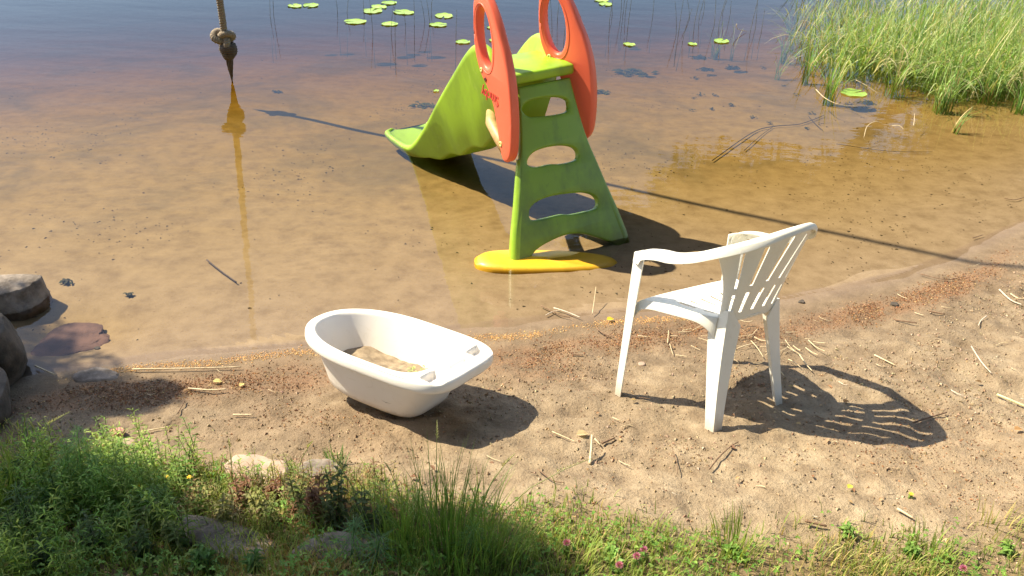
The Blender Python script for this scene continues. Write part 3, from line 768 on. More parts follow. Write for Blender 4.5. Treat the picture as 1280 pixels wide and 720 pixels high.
def shade_tree():
    root = empty('birch_tree', (-7.0, 3.4, gz(-7.0, 3.4))); tag(root, 'leaning birch tree on the bank left of the beach that shades the weeds', 'tree')
    root_loc = Vector(root.location); T = MB(); L = lambda p: Vector(p) - root_loc
    limb(T, L((-7.0, 3.4, -.2)), L((-6.3, 3.5, 5.0)), .15, .07, 10, .03); T.build('trunk', MAT['bark'], root)
    B = MB(); cs = []
    for q in SHADE_CLUMPS:
        c = Vector(q[:3]); cs.append((L(c), q[3])); limb(B, L((-6.6, 3.45, min(4.4, c.z))), L(c), .022, .006, 6)
    B.build('branch', MAT['bark'], root)
    cr = MB(); leaf_cloud(cr, cs, 15000, .055, (.10, .16, .03)); cr.build('crown', MAT['leaf_vc'], root)
def over(px, py, t, r):      # a clump of twigs that shades this spot of ground
    P = at(px, py) + sun_dir * t; return (P.x, P.y, P.z, r)
SHADE_CLUMPS = [over(20, 630, 4.7, .26), over(95, 672, 4.6, .22), over(-20, 560, 4.8, .3), over(30, 480, 5.2, .36), over(110, 498, 5.4, .20), over(178, 497, 5.3, .15), over(45, 540, 5.0, .20), over(-10, 590, 4.6, .30), over(60, 690, 4.6, .34), over(150, 715, 4.5, .30), over(0, 700, 4.6, .4),
                over(270, 730, 4.4, .26), over(380, 735, 4.3, .24), over(470, 690, 4.4, .20), over(560, 705, 4.4, .26), over(610, 735, 4.2, .26), over(480, 745, 4.2, .3), over(5, 430, 5.3, .28), over(200, 655, 4.6, .10)]
shade_tree()
def mirror_tree(name, base, cs, n, size, lab):
    root = empty(name, base); tag(root, lab, 'tree'); b0 = Vector(base); T = MB()
    topc = max(cs, key=lambda c: c[0][2])[0]
    limb(T, (0, 0, -.3), Vector(topc) - b0, .22, .08, 10); T.build('trunk', MAT['bark'], root)
    B = MB()
    for c, r in cs: limb(B, (Vector(topc) - b0) * min(.9, (c[2] / topc[2])), Vector(c) - b0, .05, .015, 6)
    R0 = Vector((-2.24, 6.27, 6.72)); limb(B, (Vector(topc) - b0) * .6, Vector((3.2, 9.6, 9.0)) - b0, .12, .08, 8); limb(B, Vector((3.2, 9.6, 9.0)) - b0, R0 - b0, .08, .045, 8, .02)
    B.build('branch', MAT['bark'], root)
    cr = MB(); leaf_cloud(cr, [(Vector(c) - b0, r) for c, r in cs], n, size, (.08, .14, .03)); cr.build('crown', MAT['leaf_vc'], root)
def mirrored(px, py, dist, r):     # the place whose reflection the water shows at this pixel
    P = at(px, py, 0.); d = ray(px, py); d.z = -d.z; h = math.hypot(d.x, d.y); Q = P + d * (dist / h); return ((Q.x, Q.y, Q.z), r)
cl = []
for px, py, dd, r in [(880, 250, 9, .9), (950, 245, 8.5, .8), (1010, 262, 8.5, .9), (1080, 250, 8.5, .85), (1140, 262, 9, .9), (1200, 235, 8, 1.3), (1260, 230, 8, 1.3), (920, 300, 8, 1.1), (1010, 320, 8, 1.2), (1100, 310, 8, 1.2), (1180, 290, 7.5, 1.3),
                      (1250, 180, 9, 1.1), (1220, 165, 9.5, .9), (860, 330, 7.5, 1.1), (960, 360, 7, 1.1), (790, 300, 8.5, .7), (760, 350, 8, .9), (1270, 270, 7, 1.3), (980, 228, 9, .35), (1060, 222, 9, .35), (905, 225, 9, .35), (1120, 232, 9, .3), (870, 380, 7, 1.0), (700, 385, 7.5, .7)]:
    cl.append(mirrored(px, py, dd * 2.1, r * 1.75))
mirror_tree('alder_tree', (13, 17, gz(13, 17)), cl, 30000, .30, 'alder tree on the right shore whose crown overhangs the bay and mirrors in it')

def sky_block_tree(x, y, r, h, n, lab):  # out-of-view trees added to block sky light and deepen the shadows
    root = empty('sky_blocker_tree', (x, y, gz(x, y))); tag(root, lab, 'tree'); T = MB(); z0 = root.location.z
    limb(T, (0, 0, -.3), (.2, .1, h), .24, .10, 10); T.build('trunk', MAT['bark'], root); B = MB(); cs = []
    for k in range(14):
        a = k * 2.4; q = Vector((math.cos(a) * r * (.35 + .5 * random.random()), math.sin(a) * r * (.35 + .5 * random.random()), h * random.uniform(.55, 1.15))); cs.append((q, r * .42)); limb(B, (0, 0, q.z * .7), q, .06, .015, 5)
    B.build('branch', MAT['bark'], root); cr = MB(); leaf_cloud(cr, cs, n, .32, (.09, .14, .035)); cr.build('crown', MAT['leaf_vc'], root)
sky_block_tree(-4.5, -3.6, 3.4, 6.6, 9000, 'unseen tree added behind the viewer at the left to block sky light')
sky_block_tree(.8, -4.4, 3.6, 7.2, 9000, 'tall unseen tree added straight behind the viewer to block sky light')
sky_block_tree(6.2, -3.4, 3.4, 6.6, 8000, 'unseen tree added behind the viewer at the right to block sky light')
def overhead_blocker():  # unseen crown added overhead to block the sky, its shadow falling outside the view
    root = empty('overhead_sky_blocker', (8.5, -1.5, gz(8.5, -1.5))); tag(root, 'big unseen tree added on the right bank, its crown blocking the sky over the beach', 'tree'); T = MB(); b = Vector(root.location)
    limb(T, (0, 0, -.3), Vector((7.5, -1.0, 9)) - b, .35, .16, 10); T.build('trunk', MAT['bark'], root); B = MB(); cs = []
    for k in range(34):
        q = Vector((random.uniform(-.9, 8.5), random.uniform(-3.5, 4.8), random.uniform(8.4, 10.5))); cs.append((q - b, 1.25)); limb(B, Vector((7.6, -1., 7.5)) - b, q - b, .07, .015, 6)
    B.build('branch', MAT['bark'], root); cr = MB(); leaf_cloud(cr, cs, 13000, .36, (.07, .11, .03)); cr.build('crown', MAT['leaf_vc'], root)
overhead_blocker()
sky_block_tree(-11.5, 3.5, 2.6, 4.6, 4000, 'low unseen tree added on the left shore to block sky light')
sky_block_tree(-10.5, -1.0, 3.0, 6.0, 5000, 'unseen tree added farther along the left bank to block sky light')
sky_block_tree(9.5, 1.5, 3.2, 6.4, 5000, 'unseen tree added on the bank right of the beach to block sky light')

# ------------------------------------------------------------------ rope
def build_rope():
    base = at(289, 101, 0.0); lx, ly = .036, -.182; top = 6.7
    P = lambda z: Vector((lx * (z), ly * (z), z))
    root = empty('swing_rope', base); tag(root, 'knotted hemp rope hanging down to the lake surface with a frayed dark end', 'rope')
    def strands(fn, z0, z1, k, R, r, turns, name, mat, taper=None):
        mb = MB()
        for s in range(3):
            pts = []; rad = []
            for i in range(k + 1):
                t = i / k; c, e1, e2 = fn(t); a = 2 * PI * (turns * t + s / 3); q = taper(t) if taper else 1
                pts.append(c + (e1 * math.cos(a) + e2 * math.sin(a)) * R * q); rad.append(r * q)
            mb.tube(pts, rad, 7)
        return mb.build(name, mat, root)
    X, Y = Vector((1, 0, 0)), Vector((0, 1, 0))
    strands(lambda t: (P(lerp(.42, 1.35, t)), X, Y), 0, 0, 170, .0150, .0130, 15, 'hanging_rope', MAT['rope'])
    strands(lambda t: (P(lerp(1.35, top, t)), X, Y), 0, 0, 360, .0125, .0145, 60, 'hanging_rope', MAT['rope'])
    # knot: a trefoil of the same laid rope
    c0 = P(.37)
    def tre(t):
        a = 2 * PI * t; s = .026
        p = Vector(((math.sin(a) + 2 * math.sin(2 * a)) * s, math.sin(3 * a) * s * 1.1, (math.cos(a) - 2 * math.cos(2 * a)) * s * .85)) + c0 + Vector((-.015, 0, 0))
        a2 = a + .01; p2 = Vector(((math.sin(a2) + 2 * math.sin(2 * a2)) * s, math.sin(3 * a2) * s * 1.1, (math.cos(a2) - 2 * math.cos(2 * a2)) * s * .85)) + c0 + Vector((-.015, 0, 0))
        tn = (p2 - p).normalized(); e1 = tn.cross(Vector((.3, .9, .2))).normalized(); return p, e1, tn.cross(e1)
    strands(tre, 0, 0, 200, .013, .0155, 14, 'knot', MAT['rope'])
    # dark wound bulb and frayed tail
    mb = MB()
    for k in range(9):
        z = lerp(.325, .20, k / 8); r = [.040, .054, .060, .062, .060, .054, .046, .036, .028][k]
        pts = [P(z) + Vector((math.cos(a) * r + .012, math.sin(a) * r, .006 * math.sin(a + k))) for a in [2 * PI * i / 18 for i in range(19)]]
        mb.tube(pts, .0125, 6)
    mb.build('whipping', MAT['rope_dark'], root)
    mb = MB()
    for k in range(26):
        a = random.uniform(0, 2 * PI); r = random.uniform(.3, 1)
        pts = [P(z) + Vector((.008 + math.cos(a + z * 8) * r * .030 * (max(z, .004) / .24) ** .7, math.sin(a + z * 8) * r * .030 * (max(z, .004) / .24) ** .7, 0)) for z in (.24, .2, .15, .1, .05, .0, -.02)]
        mb.tube(pts, [.009, .009, .008, .007, .005, .0035, .003], 5)
    mb.build('frayed_end', MAT['rope_dark'], root)
    return base
build_rope()

# ------------------------------------------------------------------ rocks
def rock(name, loc, size, seed, mat, label, flat=.25, rot=0., amp=.22, sub=4, cat='rock', facet=0., group=None):
    bm = bmesh.new(); bmesh.ops.create_icosphere(bm, subdivisions=sub, radius=1)
    for v in bm.verts:
        p = v.co.copy(); o = Vector((seed * 3.1, seed * 1.7, seed))
        d = mnoise.noise(p * .9 + o) * amp * 1.5 + mnoise.noise(p * 2.2 + o) * amp * .7 + mnoise.noise(p * 6 + o) * amp * .22 + mnoise.noise(p * 15 + o) * amp * .08
        p *= 1 + d
        if facet:
            for q in range(7):
                nn = Vector(mnoise.noise_vector(Vector((q * 5.3 + seed, q, 2.1)))).normalized(); lim = .62 + .18 * ((q * 37 % 10) / 10); e = p.dot(nn) - lim
                if e > 0: p -= nn * e * facet
        if p.z > flat: p.z = flat + (p.z - flat) * .18
        v.co = Vector((p.x * size[0], p.y * size[1], p.z * size[2]))
    me = bpy.data.meshes.new(name); bm.to_mesh(me); bm.free(); me.materials.append(mat)
    for p in me.polygons: p.use_smooth = True
    me.set_sharp_from_angle(angle=math.radians(38))
    o = bpy.data.objects.new(name, me); C.objects.link(o); o.location = loc; o.rotation_euler = (0, 0, rot)
    tag(o, label, cat, group); return o
P = at(10, 395, -.02); MAT['rock_mid'] = simple('weathered_granite', (.10, .08, .062), (.30, .25, .205), rough=.95, scale=14, bs=.8, bd=.015, detail=9)
rock('boulder', (P.x - .10, P.y + .08, -.01), (.22, .17, .26), 2, MAT['rock_mid'], 'flat topped pale boulder standing at the water edge on the far left', .42, .3, .16, 5, facet=.85)
P = at(0, 440, .12); rock('boulder', (P.x - .05, P.y, .12), (.17, .17, .20), 5, MAT['rock_dark'], 'round dark boulder in front of the flat pale one at the left', .7, 1., .16, 5, facet=.5)
P = at(15, 500, .15); rock('boulder', (P.x - .16, P.y + .05, P.z - .04), (.22, .13, .11), 9, MAT['rock_dark'], 'low black mound put in for the shaded dark soil below the round dark boulder', .5, 2., .2, 4, facet=.5)  # black mound stands where only dark soil in deep shade lies
P = at(97, 430); rock('sunken_stone', (P.x, P.y, -.042), (.17, .145, .045), 4, MAT['rock_red'], 'flat reddish brown stone lying under water by the left shore', .3, .5, .42, 5, facet=.4)
P = at(124, 470); rock('half_buried_stone', (P.x, P.y, gz(P.x, P.y) - .012), (.10, .06, .040), 14, MAT['rock_mid'], 'low grey stone half buried in the sand at the waterline', .6, .2, .2, 4)
for (px, py, sx, sy, sz, sd, mt, lb) in [
    (290, 680, .21, .065, .035, 21, 'rock_mid', 'long flat pale stone lying among the weeds at the bottom left'),
    (425, 690, .14, .06, .035, 25, 'rock_mid', 'grey stone beside the long flat one, shaded by the grass tuft'),
    (325, 594, .12, .075, .035, 23, 'rock_pinkish', 'broad pinkish stone sunk in the sand behind the weeds'),
    (400, 592, .07, .05, .035, 28, 'rock_mid', 'pale stone behind the weeds, right of the broad pinkish one'),
    (147, 543, .028, .022, .026, 31, 'rock_pink', 'small bright pink stone behind the feathery weeds at the left'),
    (160, 556, .040, .024, .022, 33, 'rock_pinkish', 'small dull pink stone just below the bright pink one'),
    (122, 436, .015, .012, .010, 35, 'rock_dark', 'tiny dark pebble near the tip of the reddish sunken stone'),
    (802, 456, .018, .014, .012, 36, 'rock_pinkish', 'small pinkish grey pebble between the legs of the white chair'),
    (1002, 378, .018, .014, .013, 37, 'rock_dark', 'dark pebble on the bark litter right of the white chair'),
    (1118, 382, .022, .018, .018, 38, 'rock_dark', 'dark brown pebble on the sand at the right of the beach')]:
    if mt not in MAT: MAT['rock_pinkish'] = simple('pinkish_granite', (.30, .205, .15), (.43, .32, .24), rough=.9, scale=20, bs=.6, bd=.01, detail=8)
    P = at(px, py); rock('stone' if sx > .03 else 'pebble', (P.x, P.y, P.z + sz * .25), (sx, sy, sz), sd, MAT[mt], lb, .5, random.uniform(-.3, .3), .2, 4 if sx > .06 else 3, 'stone')

# ------------------------------------------------------------------ lily pads
def lily(px, py, wpx, label, group=None, rz=None, red=False):
    P = at(px, py, 0.0); dep = P.y * math.cos(CP) + CH * math.sin(CP); r = wpx / CF * dep / 2 * (1280 / 1280)
    V = [(0, 0, .0)]; K = 30; rz = random.uniform(0, 2 * PI) if rz is None else rz; F = []; cols = []
    base = jit((.34, .52, .09), .12)
    for ring, rr in ((1, .5), (2, .93), (3, 1.0)):
        for i in range(K + 1):
            a = .16 + (2 * PI - .32) * i / K; w = rr * (1.15 if math.cos(a) > 0 else 1.0) * (1 + .02 * math.sin(5 * a + rz))
            V.append((r * w * math.cos(a), r * .84 * w * math.sin(a), .002 + (.006 * math.sin(3 * a + rz * 3) ** 2 if ring == 3 else 0)))
    for i in range(K): F.append((0, 1 + i, 2 + i))
    for q in range(2):
        for i in range(K): a = 1 + q * (K + 1) + i; F.append((a, a + K + 1, a + K + 2, a + 1))
    for i in range(len(V)):
        k = 1.0 if i == 0 or i > 2 * (K + 1) else (.92 + .1 * (i % 3 == 0)); cols.append(tuple(c * k for c in base))
    pad = empty('lily_pad', (P.x, P.y, .004)); pad.rotation_euler = (0, 0, rz)
    mesh_np('leaf', V, F, MAT['lily'], True, cols, parent=pad)
    tag(pad, label, 'lily pad', group); return pad
G = 'lily pads floating beyond the slide'
for px, py, w, lb in [(369, 8, 18, 'lily pad nearest the rope, touching a longer one on its right'), (389, 7, 20, 'long narrow lily pad attached to the right of the one nearest the rope'),
    (445, 27.5, 26, 'wide lily pad at the near left of the floating cluster'), (465, 14.5, 25, 'lily pad in the middle left of the cluster, below a rounder one'), (473, 9, 20, 'round lily pad overlapping the back of the middle left one'),
    (487, 4, 19, 'farthest lily pad of the cluster near the top edge'), (505.5, 16, 25, 'large round lily pad at the centre right of the cluster'), (486.5, 30.5, 20, 'small lily pad in front of the large round one'),
    (555, 20, 24, 'lily pad at the back of the pair halfway to the red handle'), (547, 31.5, 21, 'lily pad at the front of the pair halfway to the red handle'), (578, 53, 18, 'lily pad with a notch just left of the left red handle'),
    (613, 35, 10, 'lily pad seen high in the opening of the left red handle'), (617, 51, 13, 'lily pad seen low in the opening of the left red handle'), (545, 114, 8, 'tiny lily pad right beside the green chute'),
    (752, 1, 17, 'back lily pad of the overlapping pair right of the right red handle'), (757, 5.5, 18, 'front lily pad of the overlapping pair right of the right red handle'), (786, 56, 15, 'lone small lily pad above the dark weed, right of the red handle'),
    (865, 55.5, 12, 'small lily pad left of a slightly larger one before the reeds'), (901, 52, 20, 'pale lily pad right of a smaller one before the reeds'), (1066, 117, 32, 'large bright green lily pad floating alone in front of the reed bed')]:
    lily(px, py, w, lb, G if px < 1000 else None)
# drowned weed clumps and small sunken leaves
def weed_clump(px, py, w, label, col, n=36, group=None):
    P = at(px, py, -.12); dep = P.y * math.cos(CP) + CH * math.sin(CP); R = w / CF * dep / 2; g = gz(P.x, P.y)
    mb = MB()
    for k in range(n):
        a = random.uniform(0, 2 * PI); rr = R * random.random() ** .6
        mb.leaf((math.cos(a) * rr, math.sin(a) * rr * .6, random.uniform(.004, .018)), (random.uniform(-1, 1), random.uniform(-1, 1), random.uniform(-.05, .08)), R * random.uniform(.25, .5) + .015, R * .22 + .01, jit(col, .4), droop=.1)
    o = mb.build('water_weed', MAT['weed']); o.location = (P.x, P.y, g); tag(o, label, 'water weed', group)
dk = (.045, .05, .02)
for px, py, w, lb, c in [(797, 70, 55, 'large drowned clump of leafy weed right of the red handle', (.10, .12, .05)), (752, 102, 26, 'drowned weed clump right beside the red handle', (.10, .12, .05)), (530, 122, 30, 'drowned weed clump left of the green chute', (.09, .11, .04)), (878, 46, 26, 'drowned dark weed clump behind the two small lily pads', (.05, .06, .03)),
    (885, 66, 20, 'drowned weed clump in front of the two small lily pads', dk), (917, 64, 22, 'drowned weed clump near the reeds, right of the pale lily pad', dk), (1085, 128, 20, 'dark weed shadowing the water right of the large lily pad', dk), (88, 371, 11, 'dark drowned leaf clump beyond the reddish sunken stone', dk), (164, 388, 7, 'small dark drowned leaf out from the left shore', dk), (345, 95, 10, 'small dark drowned leaf in the open water right of the rope', dk)]:
    weed_clump(px, py, w, lb, tuple(q * .6 for q in c), 30)
for k in range(22):
    px = random.uniform(860, 1100); py = random.uniform(60, 160) + (px - 860) * .05
    weed_clump(px, py, random.uniform(5, 11), 'tiny dark leaf tuft rooted in the lake bed before the reeds', dk, 7, 'tiny leaf tufts on the lake bed before the reeds')

# ------------------------------------------------------------------ reeds
def reed_blade(mb, x, y, z, h, w, bend, az, col, tip):
    mb.blade((x, y, z), (math.cos(az), math.sin(az), 0), h, w, bend, col, 6, tip)
def reed_region_ok(px, py): 
    lo = np.interp(px, [985, 1010, 1040, 1090, 1140, 1180, 1230, 1290, 1400], [40, 80, 95, 95, 108, 128, 125, 130, 150]); return py < lo
mb = MB(); cnt = 0
greens = [(.13, .25, .05), (.20, .34, .08), (.28, .40, .12), (.38, .45, .17), (.58, .54, .28)]
while cnt < 10500:
    px = random.uniform(990, 1480); py = random.uniform(-190, 140)
    if not reed_region_ok(px, py): continue
    if px < 1040 and random.random() < .6: continue
    P = at(px, max(py, -190), -.1)
    if P.y > 13: continue
    g = gz(P.x, P.y); edge = 1.0
    col = jit(random.choice(greens[:4]), .25); tip = jit(random.choice(greens[1:]), .2)
    reed_blade(mb, P.x, P.y, min(g, -.01), random.uniform(.30, .80), random.uniform(.008, .019), random.uniform(.4, 2.6), random.uniform(0, 2 * PI) if cnt % 2 else random.gauss(PI * 1.2, 1.), col, tip); cnt += 1
for k in range(900):        # dead, broken stems in the bed
    px = random.uniform(1000, 1400); py = random.uniform(-60, 138)
    if not reed_region_ok(px, py - 3): continue
    P = at(px, py, 0.); c = jit(random.choice([(.50, .42, .22), (.34, .25, .12), (.60, .55, .34)]), .2)
    reed_blade(mb, P.x, P.y, random.uniform(-.02, .18), random.uniform(.2, .5), random.uniform(.005, .011), random.uniform(1.6, 3.0), random.uniform(0, 6.28), c, c)
tag(mb.build('reed_bed', MAT['leaf_vc']), 'dense bed of bent green and straw coloured reeds in the water at the top right', 'reeds', kind='stuff')
def reed_tuft(px, py, n, h, spread, label, group=None, az=None, dry=.2, name='reed_clump'):
    P = at(px, py, -.03); mb = MB(); g = min(gz(P.x, P.y), 0) 
    for k in range(n):
        a = random.uniform(0, 2 * PI) if az is None else random.gauss(az, .7); r = spread * random.random()
        b = random.uniform(0, 2 * PI)
        col = jit(random.choice(greens[:3]), .25) if random.random() > dry else jit((.45, .38, .18), .2)
        reed_blade(mb, math.cos(b) * r, math.sin(b) * r, 0, h * random.uniform(.6, 1.15), random.uniform(.008, .014), random.uniform(.3, 1.7), a, col, jit(col, .2))
    o = mb.build(name, MAT['leaf_vc']); o.location = (P.x, P.y, g); tag(o, label, 'reeds', group)
for a in [(1010, 86, 34, .55, .05, 'upright reed clump at the left edge of the reed bed'), (1038, 116, 40, .55, .06, 'reed clump just above the large lone lily pad, with one bent stem'), (1180, 132, 60, .50, .09, 'front reed clump of the bed, jutting out over the brown shallows'),
          (1235, 120, 60, .45, .10, 'straw coloured reed clump flopping over at the front of the bed'), (1195, 160, 10, .28, .03, 'small sprig of reed leaves growing before the bed in the brown shallows'), (1278, 135, 40, .40, .09, 'reed clump at the right picture edge'), (1120, 108, 40, .5, .08, 'reed clump at the middle of the front of the bed'), (900, 38, 22, .40, .05, 'thin brownish reed clump standing in open water left of the bed'), (920, 42, 8, .5, .02, 'pair of green reed leaves beside the thin brownish clump'), (975, 75, 10, .35, .05, 'sparse broken reed leaves in the water left of the bed'), (985, 50, 26, .5, .08, 'loose reed clump where the bed thins out to the left')]:
    reed_tuft(*a)
# bent single stems in the water
def stem_arc(name, pts, r, mat, label, cat, group=None, taper=.5, n=6, parent=None):
    mb = MB(); pts = smooth_loop([tuple(p) for p in pts], 5, closed=False); k = len(pts); o0 = Vector(pts[0])
    mb.tube([Vector(p) - o0 for p in pts], [lerp(r, r * taper, i / (k - 1)) for i in range(k)], n)
    o = mb.build(name, mat); o.location = o0; tag(o, label, cat, group); return o
def arc_px(pxs, zs): return [at(px, py, z) for (px, py), z in zip(pxs, zs)]
stem_arc('bent_reed', arc_px([(1020, 112), (1032, 123), (1050, 131), (1072, 133)], [.03, .03, .015, .004]), .0035, MAT['straw'], 'bent yellow reed stem floating beside the large lily pad', 'reed')
stem_arc('bent_reed', arc_px([(1080, 172), (1084, 158), (1094, 152), (1103, 154)], [-.02, .05, .08, .07]), .0028, MAT['straw'], 'small arched dry reed stem below the large lily pad', 'reed')
stem_arc('bent_reed', arc_px([(1115, 157), (1124, 157), (1130, 162)], [.004, .02, .004]), .0028, MAT['straw'], 'short pale curved reed piece on the water right of the arched one', 'reed')
stem_arc('bent_reed', arc_px([(1142, 157), (1143, 148), (1143, 142)], [0, .03, .05]), .0028, MAT['straw'], 'short pale stub poking straight up out of the water', 'reed')
stem_arc('bent_reed', arc_px([(1070, 100), (1085, 108), (1098, 117)], [.10, .07, .03]), .0028, MAT['straw'], 'slanting pale reed stem above right of the large lily pad', 'reed')
stem_arc('bent_reed', arc_px([(921, 30), (922, 36), (933, 39)], [.12, .06, .01]), .004, MAT['straw'], 'pale hooked reed stem beside the thin brownish clump', 'reed')
# thin dark stems standing in the far water
G = 'thin dark reed stems in the far water'
for px in [342, 338, 422, 434, 455, 466, 489, 494, 507, 518, 531, 537, 539, 570, 594, 690, 697, 705, 712, 762, 765, 776, 779, 782, 785, 816, 845, 848, 853, 862, 868, 874, 880, 893, 899, 903, 912, 938, 944, 952]:
    yb = random.uniform(12, 58) if px > 440 else random.uniform(14, 28)
    P = at(px, yb, 0.); h = random.uniform(.16, .5); d = Vector((random.gauss(0, .10), random.gauss(0, .1), 1)); g = gz(P.x, P.y)
    stem_arc('reed', [(P.x - d.x * .2, P.y - d.y * .2, max(g, -.5)), (P.x, P.y, 0), (P.x + d.x * h * .5, P.y + d.y * h * .5, h * .5), (P.x + d.x * h * 1.3, P.y + d.y * h, h)], .0028, MAT['reed_dark'] if 'reed_dark' in MAT else MAT.setdefault('reed_dark', simple('dark_reed', (.06, .06, .02), (.14, .12, .05), rough=.7)), 'thin dark reed stem standing alone in the far water', 'reed', G)

# ------------------------------------------------------------------ twigs, straws and leaves on the beach
def lying(name, pxs, r, mat, label, cat, group=None, lift=None, z=None, fork=None):
    pts = []; r *= .78
    for i, (px, py) in enumerate(pxs):
        P = at(px, py, z); P.z = (P.z if z is not None else gz(P.x, P.y) + .012) + r * .8 + (lift[i] if lift else 0); pts.append(P)
    return stem_arc(name, pts, r, mat, label, cat, group, .7)
lying('dry_stalk', [(166, 465), (230, 464), (302, 462)], .0045, MAT['straw'], 'long straight dry reed stalk lying along the waterline at the left', 'stalk')
lying('dry_stalk', [(236, 489), (262, 491), (283, 490)], .0050, MAT['straw'], 'pale dry stalk on the rusty litter below the long one', 'stalk')
lying('dry_stalk', [(292, 522), (317, 522)], .0045, MAT['straw'], 'short straw coloured stalk lying level on the sand left of the tub', 'stalk')
lying('dry_stalk', [(172, 544), (212, 537)], .0035, MAT['straw'], 'thin dry stalk slanting behind the feathery weeds', 'stalk')
lying('dry_stalk', [(223, 520), (232, 503)], .0035, MAT['twig'], 'short brown stalk standing at a slant in the litter at the left', 'stalk')
lying('dry_stalk', [(45, 461), (70, 472)], .0050, MAT['straw'], 'pale stalk at the foot of the dark boulders', 'stalk')
lying('twig', [(676, 385), (690, 392), (700, 397), (712, 400)], .0040, MAT['twig'], 'dark forked twig at the waterline between tub and chair', 'twig')
lying('twig', [(692, 388), (708, 393), (725, 400)], .0048, MAT['twig_pale'], 'bleached twig crossing the dark one at the waterline', 'twig')
lying('twig', [(682, 397), (692, 392), (700, 392)], .0035, MAT['twig_pale'], 'short pale side twig left of the bleached one at the waterline', 'twig')
lying('twig', [(745, 413), (754, 420), (767, 425)], .0040, MAT['twig'], 'dark twig on the sand just left of the front chair leg', 'twig')
lying('twig', [(740, 396), (742, 384), (743, 376)], .0028, MAT['straw'], 'thin pale stem standing at the waterline left of the chair', 'stem', lift=[0, .04, .07])
lying('twig', [(715, 446), (728, 447)], .0050, MAT['twig'], 'short thick dark twig on the sand between tub and chair', 'twig')
lying('sunken_stick', [(259, 328), (275, 341), (296, 356)], .0060, MAT['sunken'], 'dark stick lying under water straight out from the left shore', 'stick')
lying('twig', [(890, 203), (940, 168), (968, 160), (1000, 157), (1030, 146)], .0055, MAT['sunken'], 'long dark branch lying on the lake bed before the reeds', 'branch')
lying('twig', [(930, 190), (950, 172), (965, 161)], .0040, MAT['sunken'], 'side branch of drowned wood joining the long one', 'branch')
lying('twig', [(1010, 147), (1020, 158), (1028, 165)], .0035, MAT['sunken'], 'short dark offshoot at the right end of the drowned branch', 'branch')
lying('twig', [(1045, 182), (1110, 191), (1165, 192)], .0035, MAT['sunken'], 'thin dark twig on the lake bed nearest the reed bed', 'branch')
lying('dry_stalk', [(737, 582), (738, 570), (738, 561)], .0070, MAT['straw'], 'stubby pale stalk sticking up from the sand in front of the tub shadow', 'stalk', lift=[-.01, .02, .05])
lying('twig', [(752, 558), (768, 551)], .0060, MAT['twig'], 'short brown bark stick above the stubby pale stalk', 'twig')
lying('twig', [(743, 552), (750, 560)], .0040, MAT['straw'], 'small pale twig beside the short brown bark stick', 'twig')
lying('twig', [(672, 590), (690, 604), (705, 607)], .0028, MAT['twig'], 'thin dark twig on the sand below the tub shadow', 'twig')
lying('twig', [(886, 590), (898, 575), (912, 562), (922, 556)], .0040, MAT['twig'], 'curved dark root lying in front of the near chair leg', 'twig')
lying('twig', [(840, 566), (845, 580), (846, 596)], .0025, MAT['twig'], 'thin crooked twig left of the curved dark root', 'twig')
lying('twig', [(1140, 532), (1165, 524), (1182, 519)], .0050, MAT['twig'], 'dark twig on the outer edge of the chair shadow', 'twig')
lying('dry_stalk', [(1245, 497), (1262, 504), (1290, 516)], .0070, MAT['green_straw'] if 'green_straw' in MAT else MAT.setdefault('green_straw', simple('greenish_straw', (.50, .55, .22), (.70, .68, .34), rough=.6, scale=60)), 'pale green curved blade lying at the right picture edge', 'stalk')
lying('dry_stalk', [(1092, 447), (1118, 460)], .0050, MAT['straw'], 'straight pale straw lying alone right of the chair', 'stalk')
lying('twig', [(1213, 436), (1225, 455), (1238, 470)], .0040, MAT['twig_pale'], 'curved pale rootlet on the sand at the right', 'twig')
lying('twig', [(1118, 403), (1145, 407)], .0060, MAT['twig'], 'brown stick lying level on the sand at the right', 'twig')
lying('twig', [(1160, 392), (1180, 396)], .0065, MAT['twig'], 'short dark stick near the dark brown pebble at the right', 'twig')
lying('twig', [(1248, 365), (1262, 378), (1276, 384)], .0055, MAT['twig_pale'], 'pale broken twig at the upper right of the beach', 'twig')
lying('twig', [(1262, 370), (1272, 376), (1284, 376)], .0045, MAT['straw'], 'pale straw crossing the broken twig at the upper right', 'stalk')
lying('twig', [(1232, 398), (1225, 404), (1222, 410)], .0040, MAT['twig_pale'], 'small forked pale twig below the broken one at the upper right', 'twig')
lying('twig', [(1150, 345), (1180, 352), (1205, 348)], .0035, MAT['twig'], 'thin dark twig on the rusty litter near the right shoreline', 'twig')
lying('twig', [(1255, 250), (1268, 252), (1285, 247)], .0040, MAT['twig'], 'dark twig at the waterline by the right picture edge', 'twig')
lying('twig', [(1215, 300), (1228, 296)], .0035, MAT['twig'], 'short dark twig at the waterline at the right', 'twig')
lying('dry_stalk', [(690, 543), (720, 556)], .0028, MAT['straw'], 'thin straw slanting across the sand right of the tub shadow', 'stalk')
lying('dry_stalk', [(1120, 640), (1140, 652)], .0060, MAT['straw'], 'thick pale straw lying at the edge of the grass on the right', 'stalk')
lying('twig', [(1005, 655), (1032, 662)], .0070, MAT['twig'], 'thick brown stick at the grass edge in front of the chair shadow', 'twig')
for k in range(26):     # scattered straws behind the chair
    px = random.gauss(950, 36); py = random.gauss(438, 12); a = random.gauss(.35, .5); L = random.uniform(10, 26)
    if abs(px - 890) < 12: px += 30
    lying('straw', [(px, py), (px + L / 2 * math.cos(a), py + L / 2 * math.sin(a) + random.uniform(-1, 1)), (px + L * math.cos(a), py + L * math.sin(a))], random.uniform(.002, .004), MAT['straw'],
          'pale straw lying in the loose pile behind the chair', 'straw', 'straws in the loose pile behind the chair', [random.uniform(0, .012) for _ in range(3)])
